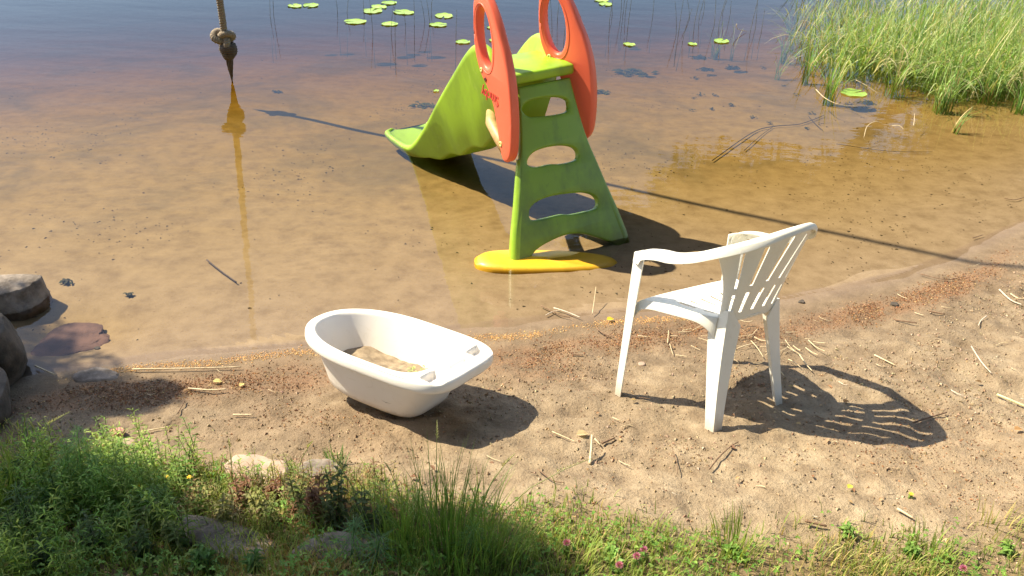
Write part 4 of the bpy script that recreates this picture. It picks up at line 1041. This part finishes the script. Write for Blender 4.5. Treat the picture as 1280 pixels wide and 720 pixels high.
for k in range(12):
    px = random.gauss(850, 25); py = random.gauss(425, 12); a = random.gauss(.3, .6); L = random.uniform(8, 22)
    lying('straw', [(px, py), (px + L * math.cos(a), py + L * math.sin(a))], random.uniform(.002, .0035), MAT['straw'], 'pale straw lying under the chair seat', 'straw', 'straws under the chair seat')
for k in range(95):
    px = random.uniform(180, 1278); py = random.uniform(455, 650) if px < 640 else random.uniform(330 + max(0, 980 - px) * .22, 655); P = at(px, py)
    d = float(shore(P.x)) - P.y
    if d < .18 or turf_mask(P.x, P.y) > .4: continue
    if 380 < px < 670 and 380 < py < 570: continue
    a = random.uniform(-.7, .9); L = random.uniform(5, 17); t = random.random(); mt = 'straw' if t < .45 else ('twig' if t < .8 else 'twig_pale')
    nm = 'straw' if mt == 'straw' else 'twig'
    lying(nm, [(px, py), (px + L / 2, py + L / 2 * math.tan(a) * .6 + random.uniform(-1.5, 1.5)), (px + L, py + L * math.sin(a) * .6)], random.uniform(.0012, .0026), MAT[mt],
          'short %s scattered on the open sand' % {'straw': 'pale straw', 'twig': 'dark twig', 'twig_pale': 'bleached twig'}[mt], nm, 'short %s scattered on the open sand' % {'straw': 'straws', 'twig': 'dark twigs', 'twig_pale': 'bleached twigs'}[mt])
def fallen_leaf(px, py, s, col, label, rz=0.):
    P = at(px, py); mb = MB()
    mb.leaf((-s / 2, 0, .008), (1, .1, .05), s, s * .8, jit(col, .05), fold=.12, droop=.15); o = mb.build('fallen_leaf', MAT['leaf_vc'], smooth=False)
    o.location = (P.x, P.y, P.z + .006); o.rotation_euler = (0, 0, rz); tag(o, label, 'leaf')
fallen_leaf(763, 402, .045, (.85, .62, .06), 'bright yellow fallen leaf at the waterline left of the chair', .4)
fallen_leaf(728, 546, .05, (.62, .47, .27), 'beige dry leaf on the sand right of the tub shadow', .2)
fallen_leaf(272, 480, .04, (.62, .55, .22), 'small yellow green leaf by the litter line left of the tub')
fallen_leaf(303, 484, .03, (.75, .62, .25), 'tiny pale yellow leaf at the litter line left of the tub', 1.)
fallen_leaf(1062, 612, .03, (.62, .66, .10), 'small yellow green leaf on the sand below the chair shadow', .6)
fallen_leaf(1057, 505, .035, (.45, .25, .10), 'brown leaf just above the chair shadow', .6)
fallen_leaf(1272, 540, .04, (.50, .30, .14), 'brown leaf on the sand at the right picture edge', .2)
for k in range(46):
    px = random.uniform(60, 1270); py = random.uniform(470, 640); P = at(px, py)
    if 380 < px < 670 and py < 570 or turf_mask(P.x, P.y) > .5: continue
    fallen = MB(); s = random.uniform(.012, .03); fallen.leaf((-s / 2, 0, .004), (1, 0, .1), s, s * .6, jit(random.choice([(.38, .24, .13), (.48, .35, .20), (.24, .13, .07)]), .2), fold=.2, droop=.1)
    o = fallen.build('leaf_scrap', MAT['leaf_vc']); o.location = (P.x, P.y, P.z + .007); o.rotation_euler = (random.uniform(-.3, .3), random.uniform(-.3, .3), random.uniform(0, 6)); tag(o, 'small curled leaf scrap on the sand', 'leaf scrap', 'leaf scraps on the sand')
# crumbs: bark litter, seed line at the water, clods
def scatter_crumbs(name, pts, smin, smax, cols, label, flat=.5):
    V = []; F = []; Cc = []; n = len(pts)
    base = np.array([(1, 0, 0), (-.6, .7, 0), (-.5, -.8, 0), (.1, 0, 1), (0, .1, -.7)]); fc = [(0, 1, 3), (1, 2, 3), (2, 0, 3), (1, 0, 4), (2, 1, 4), (0, 2, 4)]
    for i, (x, y, z) in enumerate(pts):
        s = random.uniform(smin, smax) * random.choice((1, 1, 1.6)); a = random.uniform(0, 2 * PI); c, q = math.cos(a), math.sin(a); el = random.uniform(.35, 1.)
        B = base * (s, s * el, s * flat); X = B[:, 0] * c - B[:, 1] * q + x; Y = B[:, 0] * q + B[:, 1] * c + y
        k = len(V); V += list(zip(X, Y, B[:, 2] + z)); F += [(a_ + k, b_ + k, c_ + k) for a_, b_, c_ in fc]; Cc += [jit(random.choice(cols), .25)] * 5
    o = mesh_np(name, V, F, MAT['crumb_vc'], False, Cc); tag(o, label, kind='stuff'); return o
def gzv(x, y):
    d = shore(x) - y; nr = sstep(.12, .5, d)
    return ground_z(x, y) + nr * (.0055 * fbm(x * 14, y * 14, 3, 21) + .0032 * fbm(x * 32, y * 32, 2, 31) + .007 * np.maximum(fbm(x * 5, y * 5, 3, 41), 0))
def sample(n, maskf, x0, x1, y0, y1):
    out = []
    while len(out) < n:
        x = rng.uniform(x0, x1, 20000); y = rng.uniform(y0, y1, 20000); m_ = maskf(x, y) > rng.uniform(0, 1, 20000)
        x, y = x[m_], y[m_]; z = gzv(x, y); out += list(zip(x, y, z + .002))
    return out[:n]
scatter_crumbs('bark_litter', sample(17000, lambda x, y: (.25 + .75 * sstep(-.2, .5, fbm(x * 5, y * 5, 2, 19))) * litter_mask(x, y) ** 1.6 * (shore(x) - y > .14), -2.6, 3.4, 1.9, 5.2), .0014, .0048, [(.24, .11, .05), (.34, .165, .07), (.13, .065, .035), (.20, .11, .06), (.44, .29, .15)], 'rusty bark crumbs washed up in bands along the beach')
def seedline(x, y):
    d = shore(x) - y; p = np.interp(x, [-2, -1.4, -.9, -.2, .1, .5, 1.0], [.13, .12, .115, .13, .15, .12, .12])
    return np.exp(-((d - p - .02 * fbm(x * 3, y * 0 + 1, 2, 44)) / .028) ** 2) * sstep(-2.0, -1.6, x) * (1 - sstep(.75, 1.2, x)) * (.35 + .65 * (vnoise(x * 4, y * 0, 9) > -.4))
scatter_crumbs('seed_line', sample(5200, seedline, -2.2, 1.3, 2.9, 4.2), .0015, .004, [(.60, .34, .12), (.66, .44, .20), (.50, .26, .09)], 'thin orange line of washed up seeds just above the waterline', .35)
scatter_crumbs('sand_clods', sample(11000, lambda x, y: sstep(.3, .7, shore(x) - y) * (.25 + .75 * (fbm(x * 3, y * 3, 2, 51) > .2)), -2.4, 3.2, 1.9, 5.0), .002, .007, [(.36, .26, .165), (.27, .185, .11), (.42, .32, .21)], 'small clods and grit on the trodden sand', .7)
scatter_crumbs('drowned_specks', [(x, y, z) for x, y, z in sample(2600, lambda x, y: (shore(x) - y < -.1) * (.04 + 1.2 * np.exp(-((x - 2.6) / .9) ** 2 - ((y - 5.6) / .7) ** 2) * (vnoise(x * 9, y * 9, 3) > 0) + .95 * sstep(.1, .9, fbm(x * 1.3, y * 1.3, 3, 71))), -4.5, 5, 3.4, 9.5)], .002, .009, [(.05, .035, .02), (.09, .06, .03)], 'dark specks of drowned debris on the lake bed', .3)

# ------------------------------------------------------------------ grass and weeds on the near bank
G1, G2, G3, DRY = (.10, .18, .03), (.19, .27, .05), (.32, .38, .09), (.52, .42, .17)
def turf():
    mb = MB(); x = rng.uniform(-2.6, 2.6, 130000); y = rng.uniform(1.30, 2.75, 130000)
    t = turf_mask(x, y); dens = .18 + .82 * sstep(-.5, .45, fbm(x * 3.2, y * 3.2, 3, 90)); keep = (t * dens > rng.uniform(0, 1, 130000)) & (np.abs(x) < .35 + y * .95)
    x, y = x[keep][:34000], y[keep][:34000]; z = gzv(x, y); pt = fbm(x * 2, y * 2, 2, 33)
    for X, Y, Z_, q in zip(x, y, z, pt):
        h = random.uniform(.02, .07) * (1.25 if X < -.3 else 1); dry = random.random() < (.22 + .25 * q) 
        c = jit(DRY if dry else random.choice((G2, G2, G3, G1)), .25); a = random.uniform(0, 2 * PI)
        mb.blade((X, Y, Z_), (math.cos(a), math.sin(a), 0), h, random.uniform(.0025, .005), random.uniform(.3, 1.6), c, 3, jit(DRY if dry else G3, .2))
    tag(mb.build('turf', MAT['leaf_vc']), 'short green and straw coloured turf along the bottom of the beach', 'grass', kind='stuff')
    # clover and small broad leaves
    mb = MB(); n = 0
    while n < 3800:
        X = random.uniform(-2.3, 2.3); Y = random.uniform(1.4, 2.6)
        if float(turf_mask(X, Y)) < random.random() or abs(X) > .35 + Y * .95: continue
        if float(fbm(X * 3, Y * 3, 2, 12)) < (-.1 if X < 0 else .1): continue
        n += 1; Zz = float(gzv(np.array(X), np.array(Y))); h = random.uniform(.015, .06) * (1.4 if X < -.4 else 1); c = jit((.14, .27, .04) if random.random() < .8 else (.26, .38, .08), .25); a0 = random.uniform(0, 6)
        for q in range(3):
            a = a0 + q * 2.09; mb.leaf((X, Y, Zz + h), (math.cos(a), math.sin(a), .25), random.uniform(.006, .012) * (1.4 if X < -.3 else 1), random.uniform(.005, .009), c, droop=.2)
    tag(mb.build('ground_leaves', MAT['leaf_vc']), 'small clover like leaves spread through the turf', 'leaves', kind='stuff')
    # dead leaf litter and dry stems under the weeds
    mb = MB()
    for k in range(2600):
        X = random.uniform(-2.3, -.1); Y = random.uniform(1.5, 2.55)
        if float(turf_mask(X, Y)) < random.random(): continue
        Zz = float(gzv(np.array(X), np.array(Y))); a = random.uniform(0, 6.28)
        mb.leaf((X, Y, Zz + random.uniform(.002, .02)), (math.cos(a), math.sin(a), random.uniform(-.1, .4)), random.uniform(.012, .035), random.uniform(.006, .014), jit(random.choice([(.42, .25, .12), (.55, .40, .22), (.22, .12, .06)]), .25))
    tag(mb.build('dead_leaves', MAT['leaf_vc']), 'dry brown leaf litter lying under the weeds', 'leaf litter', kind='stuff')
turf()
def root_at(name, px, py, label, cat, group=None):
    P = at(px, py); o = empty(name, (P.x, P.y, P.z + .004)); tag(o, label, cat, group); return o
def grass_tuft(px, py, n, h, spread, label, cols=(G1, G2), w=.004, bend=(.1, .9), group=None, lean=None):
    P = at(px, py); mb = MB()
    for k in range(n):
        a = random.uniform(0, 2 * PI); r = spread * random.random() ** .7; b = a + random.uniform(-.7, .7)
        if lean is not None and random.random() < .6: b = random.gauss(lean, .5)
        mb.blade((math.cos(a) * r, math.sin(a) * r, -.01), (math.cos(b), math.sin(b), 0), h * random.uniform(.45, 1.1), w * random.uniform(.7, 1.3), random.uniform(*bend), jit(random.choice(cols), .25), 6, jit(cols[-1], .2))
    o = mb.build('grass_tuft', MAT['leaf_vc']); o.location = P; tag(o, label, 'grass', group)
def seed_grass(px, py, h, lean, label, group=None):
    P = at(px, py); root = empty('seed_grass', P); tag(root, label, 'grass', group); mb = MB()
    pts = [Vector((lean * t * t * .3, .02 * t, h * t)) for t in (0, .3, .6, .85, 1.)]
    mb.tube(pts, [.0018, .0016, .0013, .001, .0007], 5, (.30, .34, .12)); mb.build('stem', MAT['leaf_vc'], root)
    mb = MB(); top = pts[-1]
    for k in range(26):
        t = k / 26; p = Vector((lean * .3 * (.8 + .2 * t) ** 2, .02, h * (.80 + .2 * t))); a = k * 2.4
        mb.leaf(p, (math.cos(a), math.sin(a), 1.4), .011 * (1.2 - t), .0035, jit((.50, .46, .24), .2), droop=0)
    mb.build('seed_head', MAT['leaf_vc'], root)
    mb = MB()
    for k in range(3): a = random.uniform(0, 6); mb.blade((0, 0, h * .1 * (k + 1)), (math.cos(a), math.sin(a), 0), h * .5, .004, 1.0, jit(G2), 5, jit(G3))
    mb.build('leaf', MAT['leaf_vc'], root)
def horsetail(px, py, h, label, group=None, col=(.12, .22, .05), lean=0.):
    """feathery plant: whorls of thin drooping branchlets"""
    P = at(px, py); root = empty('feathery_weed', P); tag(root, label, 'weed', group); st = MB()
    L = lambda t: Vector((lean * t * t * h, .05 * t * h, h * t)); st.tube([L(t / 6) for t in range(7)], [.003 * (1 - t / 8) for t in range(7)], 5, jit(col)); st.build('stem', MAT['leaf_vc'], root)
    mb = MB(); nw = int(h / .014)
    for i in range(3, nw):
        t = i / nw; p = L(t); ln = .085 * math.sin(PI * min(1, .15 + t * .85)) ** .8 + .012
        for q in range(8):
            a = q * PI / 4 + i * .4 + random.uniform(-.2, .2); d = Vector((math.cos(a), math.sin(a), 0)); c = jit(col, .3)
            mb.leaf(p, d + Vector((0, 0, random.uniform(.15, .7))), ln * random.uniform(.7, 1.2), .0028, c, fold=.0, droop=random.uniform(.2, .9))
    mb.build('foliage', MAT['leaf_vc'], root)
def leafy(px, py, h, label, col=G2, group=None, n=9, ll=.045, lw=.02, flower=None, stems=1, name='leafy_weed', lean=.15, cat='weed'):
    P = at(px, py); root = empty(name, P); tag(root, label, cat, group)
    for s in range(stems):
        a0 = random.uniform(0, 6.28); ln = random.uniform(0, lean) if s == 0 else random.uniform(lean * .5, lean * 1.8); hh = h * (1 if s == 0 else random.uniform(.6, .95))
        L = lambda t: Vector((math.cos(a0) * ln * t * t * hh + .01 * math.cos(a0) * s, math.sin(a0) * ln * t * t * hh + .01 * math.sin(a0) * s, hh * t))
        st = MB(); st.tube([L(t / 5) for t in range(6)], [.0026 * (1 - t / 8) for t in range(6)], 5, tuple(c * .8 for c in col)); st.build('stem', MAT['leaf_vc'], root)
        mb = MB(); k = max(4, int(n))
        for i in range(k):
            t = .12 + .86 * i / k
            for q in (0, PI):
                a = a0 + i * 1.57 + q + random.uniform(-.3, .3); s_ = (1.15 - .6 * t)
                mb.leaf(L(t), (math.cos(a), math.sin(a), random.uniform(.1, .7)), ll * s_ * random.uniform(.7, 1.2), lw * s_, jit(col, .25), droop=random.uniform(.1, .6))
        mb.build('leaves', MAT['leaf_vc'], root)
        if flower and (s == 0 or random.random() < .7):
            top = L(1.0); fm = MB(); kind, fc = flower
            if kind == 'clover':
                for i in range(60):
                    z = 1 - 2 * (i + .5) / 60; r = math.sqrt(1 - z * z); a = i * 2.4
                    if z < -.6: continue
                    d = Vector((r * math.cos(a), r * math.sin(a), z)); fm.leaf(top + Vector((0, 0, .006)) + d * .003, d + Vector((0, 0, .4)), .011, .004, jit(fc, .25), droop=0)
            else:
                for i in range(6):
                    a = i * PI / 3; fm.leaf(top, (math.cos(a), math.sin(a), .25), .011, .007, jit(fc, .15), droop=.1)
            fm.build('flower', MAT['petal_vc'], root)
def weed_mass(n, xs, ys, cols, hr, name, label, w=.004, ll=.042):
    mb = MB()
    for k in range(n):
        px = random.uniform(*xs); py = random.uniform(*ys); P = at(px, py)
        if float(fbm(P.x * 4, P.y * 4, 2, 23)) < -.35: continue
        h = random.uniform(*hr); a0 = random.uniform(0, 6.28); ln = random.uniform(0, .35); c = jit(random.choice(cols), .2)
        L = lambda t: Vector((P.x + math.cos(a0) * ln * t * t * h, P.y + math.sin(a0) * ln * t * t * h, P.z + h * t))
        mb.tube([L(0), L(.5), L(1)], [.0016, .0013, .0006], 4, tuple(q * .85 for q in c), cap=False)
        m_ = int(8 + h * 90)
        for i in range(m_):
            t = .1 + .9 * i / m_; a = i * 2.4 + a0
            mb.leaf(L(t), (math.cos(a), math.sin(a), random.uniform(.2, 1.1)), (ll - ll * .6 * t) * random.uniform(.6, 1.2), w * random.uniform(.6, 1.3), jit(c, .2), fold=.05, droop=random.uniform(.1, .7))
    tag(mb.build(name, MAT['leaf_vc']), label, kind='stuff')
weed_mass(165, (-10, 250), (575, 735), ((.21, .32, .05), (.29, .38, .07), (.13, .22, .04)), (.10, .26), 'feathery_undergrowth', 'mass of bright feathery weeds filling the lower left corner', .0048, .065)
weed_mass(120, (40, 215), (585, 650), ((.26, .40, .07), (.34, .46, .10)), (.13, .25), 'bright_undergrowth', 'brightest feathery weeds around the tall ones at the left', .005, .06)
weed_mass(300, (225, 520), (596, 668), ((.30, .32, .09), (.34, .26, .12), (.22, .28, .07), (.26, .14, .07)), (.06, .13), 'straw_undergrowth', 'sparse straw green and rusty weeds between the stones and the big tuft', .003)
# the big dark tuft in the middle, its pale companions, and the named weeds
grass_tuft(560, 705, 250, .36, .14, 'big dark green grass tuft at the bottom centre below the tub', (G1, G1, (.13, .22, .04)), .0036, (.05, 1.0))
grass_tuft(620, 712, 160, .28, .10, 'dark grass tuft leaning right from the big one at the bottom centre', (G1, G2), .004, (.2, 1.0), lean=0)
grass_tuft(500, 690, 110, .26, .09, 'grass tuft to the left of the big dark one', (G1, G2), .004, (.1, .8))
grass_tuft(915, 690, 130, .13, .09, 'bushy green grass tuft below the near chair leg', (G2, G3), .004, (.1, .9))
grass_tuft(850, 700, 60, .10, .09, 'smaller green tuft left of the bushy one below the chair', (G2, G3), .004, (.1, 1.))
grass_tuft(1165, 700, 90, .09, .09, 'low leafy tuft in the turf at the lower right', (G2, G3), .005, (.2, 1.2))
grass_tuft(1240, 660, 50, .10, .10, 'sparse tuft at the far right edge of the turf', (G2, G3, DRY), .004, (.2, 1.2))
grass_tuft(10, 640, 90, .30, .10, 'tall shaded grass tuft at the left picture edge', (G1, G2), .006, (.1, .8), lean=.3)
grass_tuft(265, 600, 24, .12, .03, 'small bright green tuft behind the yellow flowers', (G2, G3), .005, (.1, 1.))
grass_tuft(700, 708, 100, .14, .12, 'green tuft right of the big dark tuft at the bottom', (G2, G3), .004, (.2, 1.1))
grass_tuft(420, 585, 40, .10, .03, 'spiky grey green rosette on top of the dark bush left of the big tuft', ((.13, .20, .07), (.20, .28, .11)), .008, (.2, 1.2))
for px, py, h, ln, lb in [(545, 640, .36, .0, 'tallest seed grass stalk, rising in front of the tub'), (597, 655, .28, .35, 'seed grass stalk in front of the right end of the tub shadow'), (620, 665, .30, .9, 'seed grass stalk bending right beside the big dark tuft'),
                          (455, 660, .27, -.3, 'seed grass stalk left of the big dark tuft, leaning left'), (505, 650, .22, -.2, 'short seed grass stalk behind the big dark tuft'), (292, 610, .20, 0., 'thin seed stalk rising from the weeds left of the tub'), (372, 600, .16, .2, 'thin seed stalk just left of the spiky rosette'),
                          (20, 600, .30, .8, 'long curved seed stalk at the left picture edge'), (60, 590, .22, -.1, 'seed stalk at the left of the feathery weeds'), (130, 600, .20, 0., 'seed stalk between the two feathery weeds at the left')]:
    seed_grass(px, py, h, ln, lb)
for px, py, h, lb, c in [(110, 622, .30, 'tallest bright feathery weed at the left', (.17, .32, .06)), (92, 625, .24, 'feathery weed just left of the tallest one', (.15, .28, .05)), (160, 600, .18, 'feathery weed in front of the pink stones', (.17, .30, .06)), (130, 640, .24, 'lower feathery weed in front of the tallest one', (.14, .26, .05)),
                         (440, 700, .16, 'dark feathery weed at the foot of the bush left of the big tuft', (.09, .19, .05)), (470, 715, .15, 'dark feathery weed left of the big tuft at the bottom edge', (.09, .18, .05)), (520, 655, .14, 'pale feathery weed behind the big dark tuft', (.30, .38, .10)), (480, 640, .13, 'pale feathery weed left behind the big dark tuft', (.26, .35, .09)),
                         (40, 668, .20, 'shaded feathery weed near the left bottom corner', (.08, .15, .04)), (590, 700, .14, 'feathery weed growing within the big dark tuft', (.10, .2, .05)), (200, 655, .16, 'feathery weed in the middle of the left weeds', (.12, .22, .05))]:
    horsetail(px, py, h, lb, None, c, random.uniform(-.1, .15))
YE = ('y', (.85, .58, .05)); PK = ('clover', (.55, .20, .32))
for px, py, h, lb in [(210, 620, .09, 'yellow flower highest among the left weeds'), (185, 640, .12, 'yellow flower left of the highest one in the weeds'), (240, 625, .10, 'yellow flower beside the small bright green tuft')]:
    leafy(px, py, h, lb, (.15, .26, .05), None, 6, .03, .012, YE, 1, 'yellow_flower', cat='flower')
leafy(1137, 622, .015, 'small yellow flower alone on the sand below the chair shadow', (.2, .3, .06), None, 4, .015, .008, YE, 1, 'yellow_flower', cat='flower')
for px, py, h, lb in [(793, 712, .05, 'left upper pink clover flower right of the big dark tuft'), (772, 722, .045, 'pink clover flower at the bottom edge right of the big tuft'), (801, 700, .04, 'pink clover flower highest of the bottom centre ones'), (706, 695, .05, 'dull pink clover flower beside the big dark tuft'), (1055, 742, .05, 'pink clover flower cut by the bottom edge below the chair'), (1195, 728, .06, 'pink clover flower at the lower right of the turf')]:
    leafy(px, py, h, lb, (.16, .28, .05), None, 4, .02, .014, PK, 1, 'clover_flower', cat='flower')
red = (.20, .10, .05); olive = (.16, .17, .05)
for px, py, h, st_, c, lb in [(425, 655, .24, 5, (.10, .13, .04), 'dark leafy bush left of the big grass tuft'), (455, 672, .20, 5, (.09, .12, .04), 'dark bush leaning against the big grass tuft'), (400, 645, .20, 4, red, 'reddish brown weed in front of the pale stones'), (370, 640, .16, 3, olive, 'olive brown weed left of the reddish one'),
                              (300, 640, .14, 3, red, 'rusty thin weed before the broad pinkish stone'), (250, 645, .15, 3, (.24, .24, .07), 'straw green weed right of the highest yellow flower'), (330, 650, .12, 3, (.26, .26, .08), 'yellowish weed in front of the broad pinkish stone'), (345, 625, .10, 2, red, 'small rusty weed between the pinkish and the pale stone'),
                              (230, 610, .15, 3, (.2, .32, .07), 'bright green broad weed beside the yellow flowers'), (75, 640, .20, 4, (.12, .22, .04), 'green leafy weed at the left of the feathery ones'), (30, 620, .18, 4, (.09, .16, .03), 'shaded leafy weed at the left picture edge'), (10, 680, .16, 4, (.07, .12, .03), 'dark leafy weed in the left bottom corner'),
                              (120, 690, .15, 4, (.09, .14, .04), 'dark leafy weed low in front of the feathery ones'), (60, 710, .14, 4, (.07, .12, .03), 'dark leafy weed at the bottom edge near the left corner'), (180, 700, .14, 4, (.10, .15, .04), 'dark leafy weed at the bottom edge left of the flat stone'), (225, 690, .13, 4, (.14, .19, .05), 'olive leafy weed just left of the long flat stone'),
                              (250, 715, .10, 3, (.10, .20, .04), 'green leafy weed growing before the long flat stone'), (320, 715, .08, 2, (.12, .22, .05), 'small green weed on the dry moss below the flat stone'), (150, 665, .15, 4, (.15, .25, .05), 'mid green leafy weed in the middle of the left weeds'), (205, 668, .14, 4, (.20, .26, .07), 'pale olive weed in the middle of the left weeds'), (280, 655, .12, 3, (.22, .20, .07), 'brownish weed above the long flat stone'),
                              (765, 700, .05, 3, (.22, .36, .08), 'bright green broad leaved plant right of the big dark tuft'), (915, 695, .05, 3, (.18, .32, .06), 'broad leaved plant at the foot of the bushy tuft'), (1140, 700, .06, 3, (.18, .30, .06), 'leafy plant in the turf at the lower right'), (1060, 670, .05, 2, (.2, .32, .07), 'small leafy plant at the turf edge below the chair shadow'), (1255, 690, .06, 3, (.2, .32, .07), 'leafy plant near the lower right corner')]:
    leafy(px, py, h, lb, c, None, 10, .042 if h > .07 else .03, .016 if h > .07 else .014, None, st_)
# broad bright leaves low in the left weeds
def broad(px, py, label, n=7, s=.07, c=(.22, .40, .06)):
    P = at(px, py); root = empty('broad_leaf_plant', P); tag(root, label, 'plant')
    for k in range(n):
        a = random.uniform(0, 6.28); mb = MB(); mb.leaf((0, 0, .005), (math.cos(a), math.sin(a), random.uniform(.4, 1.4)), s * random.uniform(.7, 1.2), s * .42, jit(c, .12), droop=.4); mb.build('leaf', MAT['leaf_vc'], root)
broad(128, 640, 'plant with broad bright leaves at the foot of the feathery weeds', 9, .09); broad(160, 650, 'broad leaved plant right of the brightest one in the weeds', 7, .07); broad(30, 590, 'broad leaved plant at the left picture edge', 6, .09, (.12, .22, .05)); broad(768, 708, 'broad pale leaves beside the pink clover flowers', 7, .05, (.25, .40, .10)); broad(215, 655, 'broad leaved plant amid the pale olive weeds', 6, .07); broad(720, 715, 'broad leaves right at the edge of the big dark tuft', 6, .04)
# brown dry moss patch below the flat stone
mb = MB()
for k in range(2600):
    P0 = (random.gauss(345, 55), random.gauss(705, 18)); 
    if P0[1] > 745: continue
    if k % 1 == 0:
        P = at(*P0); a = random.uniform(0, 6.28); mb.blade((P.x, P.y, P.z + .002), (math.cos(a), math.sin(a), 0), random.uniform(.015, .045), .003, random.uniform(.5, 1.8), jit((.40, .26, .08), .3), 3, jit((.55, .40, .15), .2))
tag(mb.build('dry_moss', MAT['leaf_vc']), 'patch of dry golden moss and grass below the long flat stone', 'moss', kind='stuff')
print('objects', len(bpy.data.objects), 'verts', sum(len(m.vertices) for m in bpy.data.meshes))
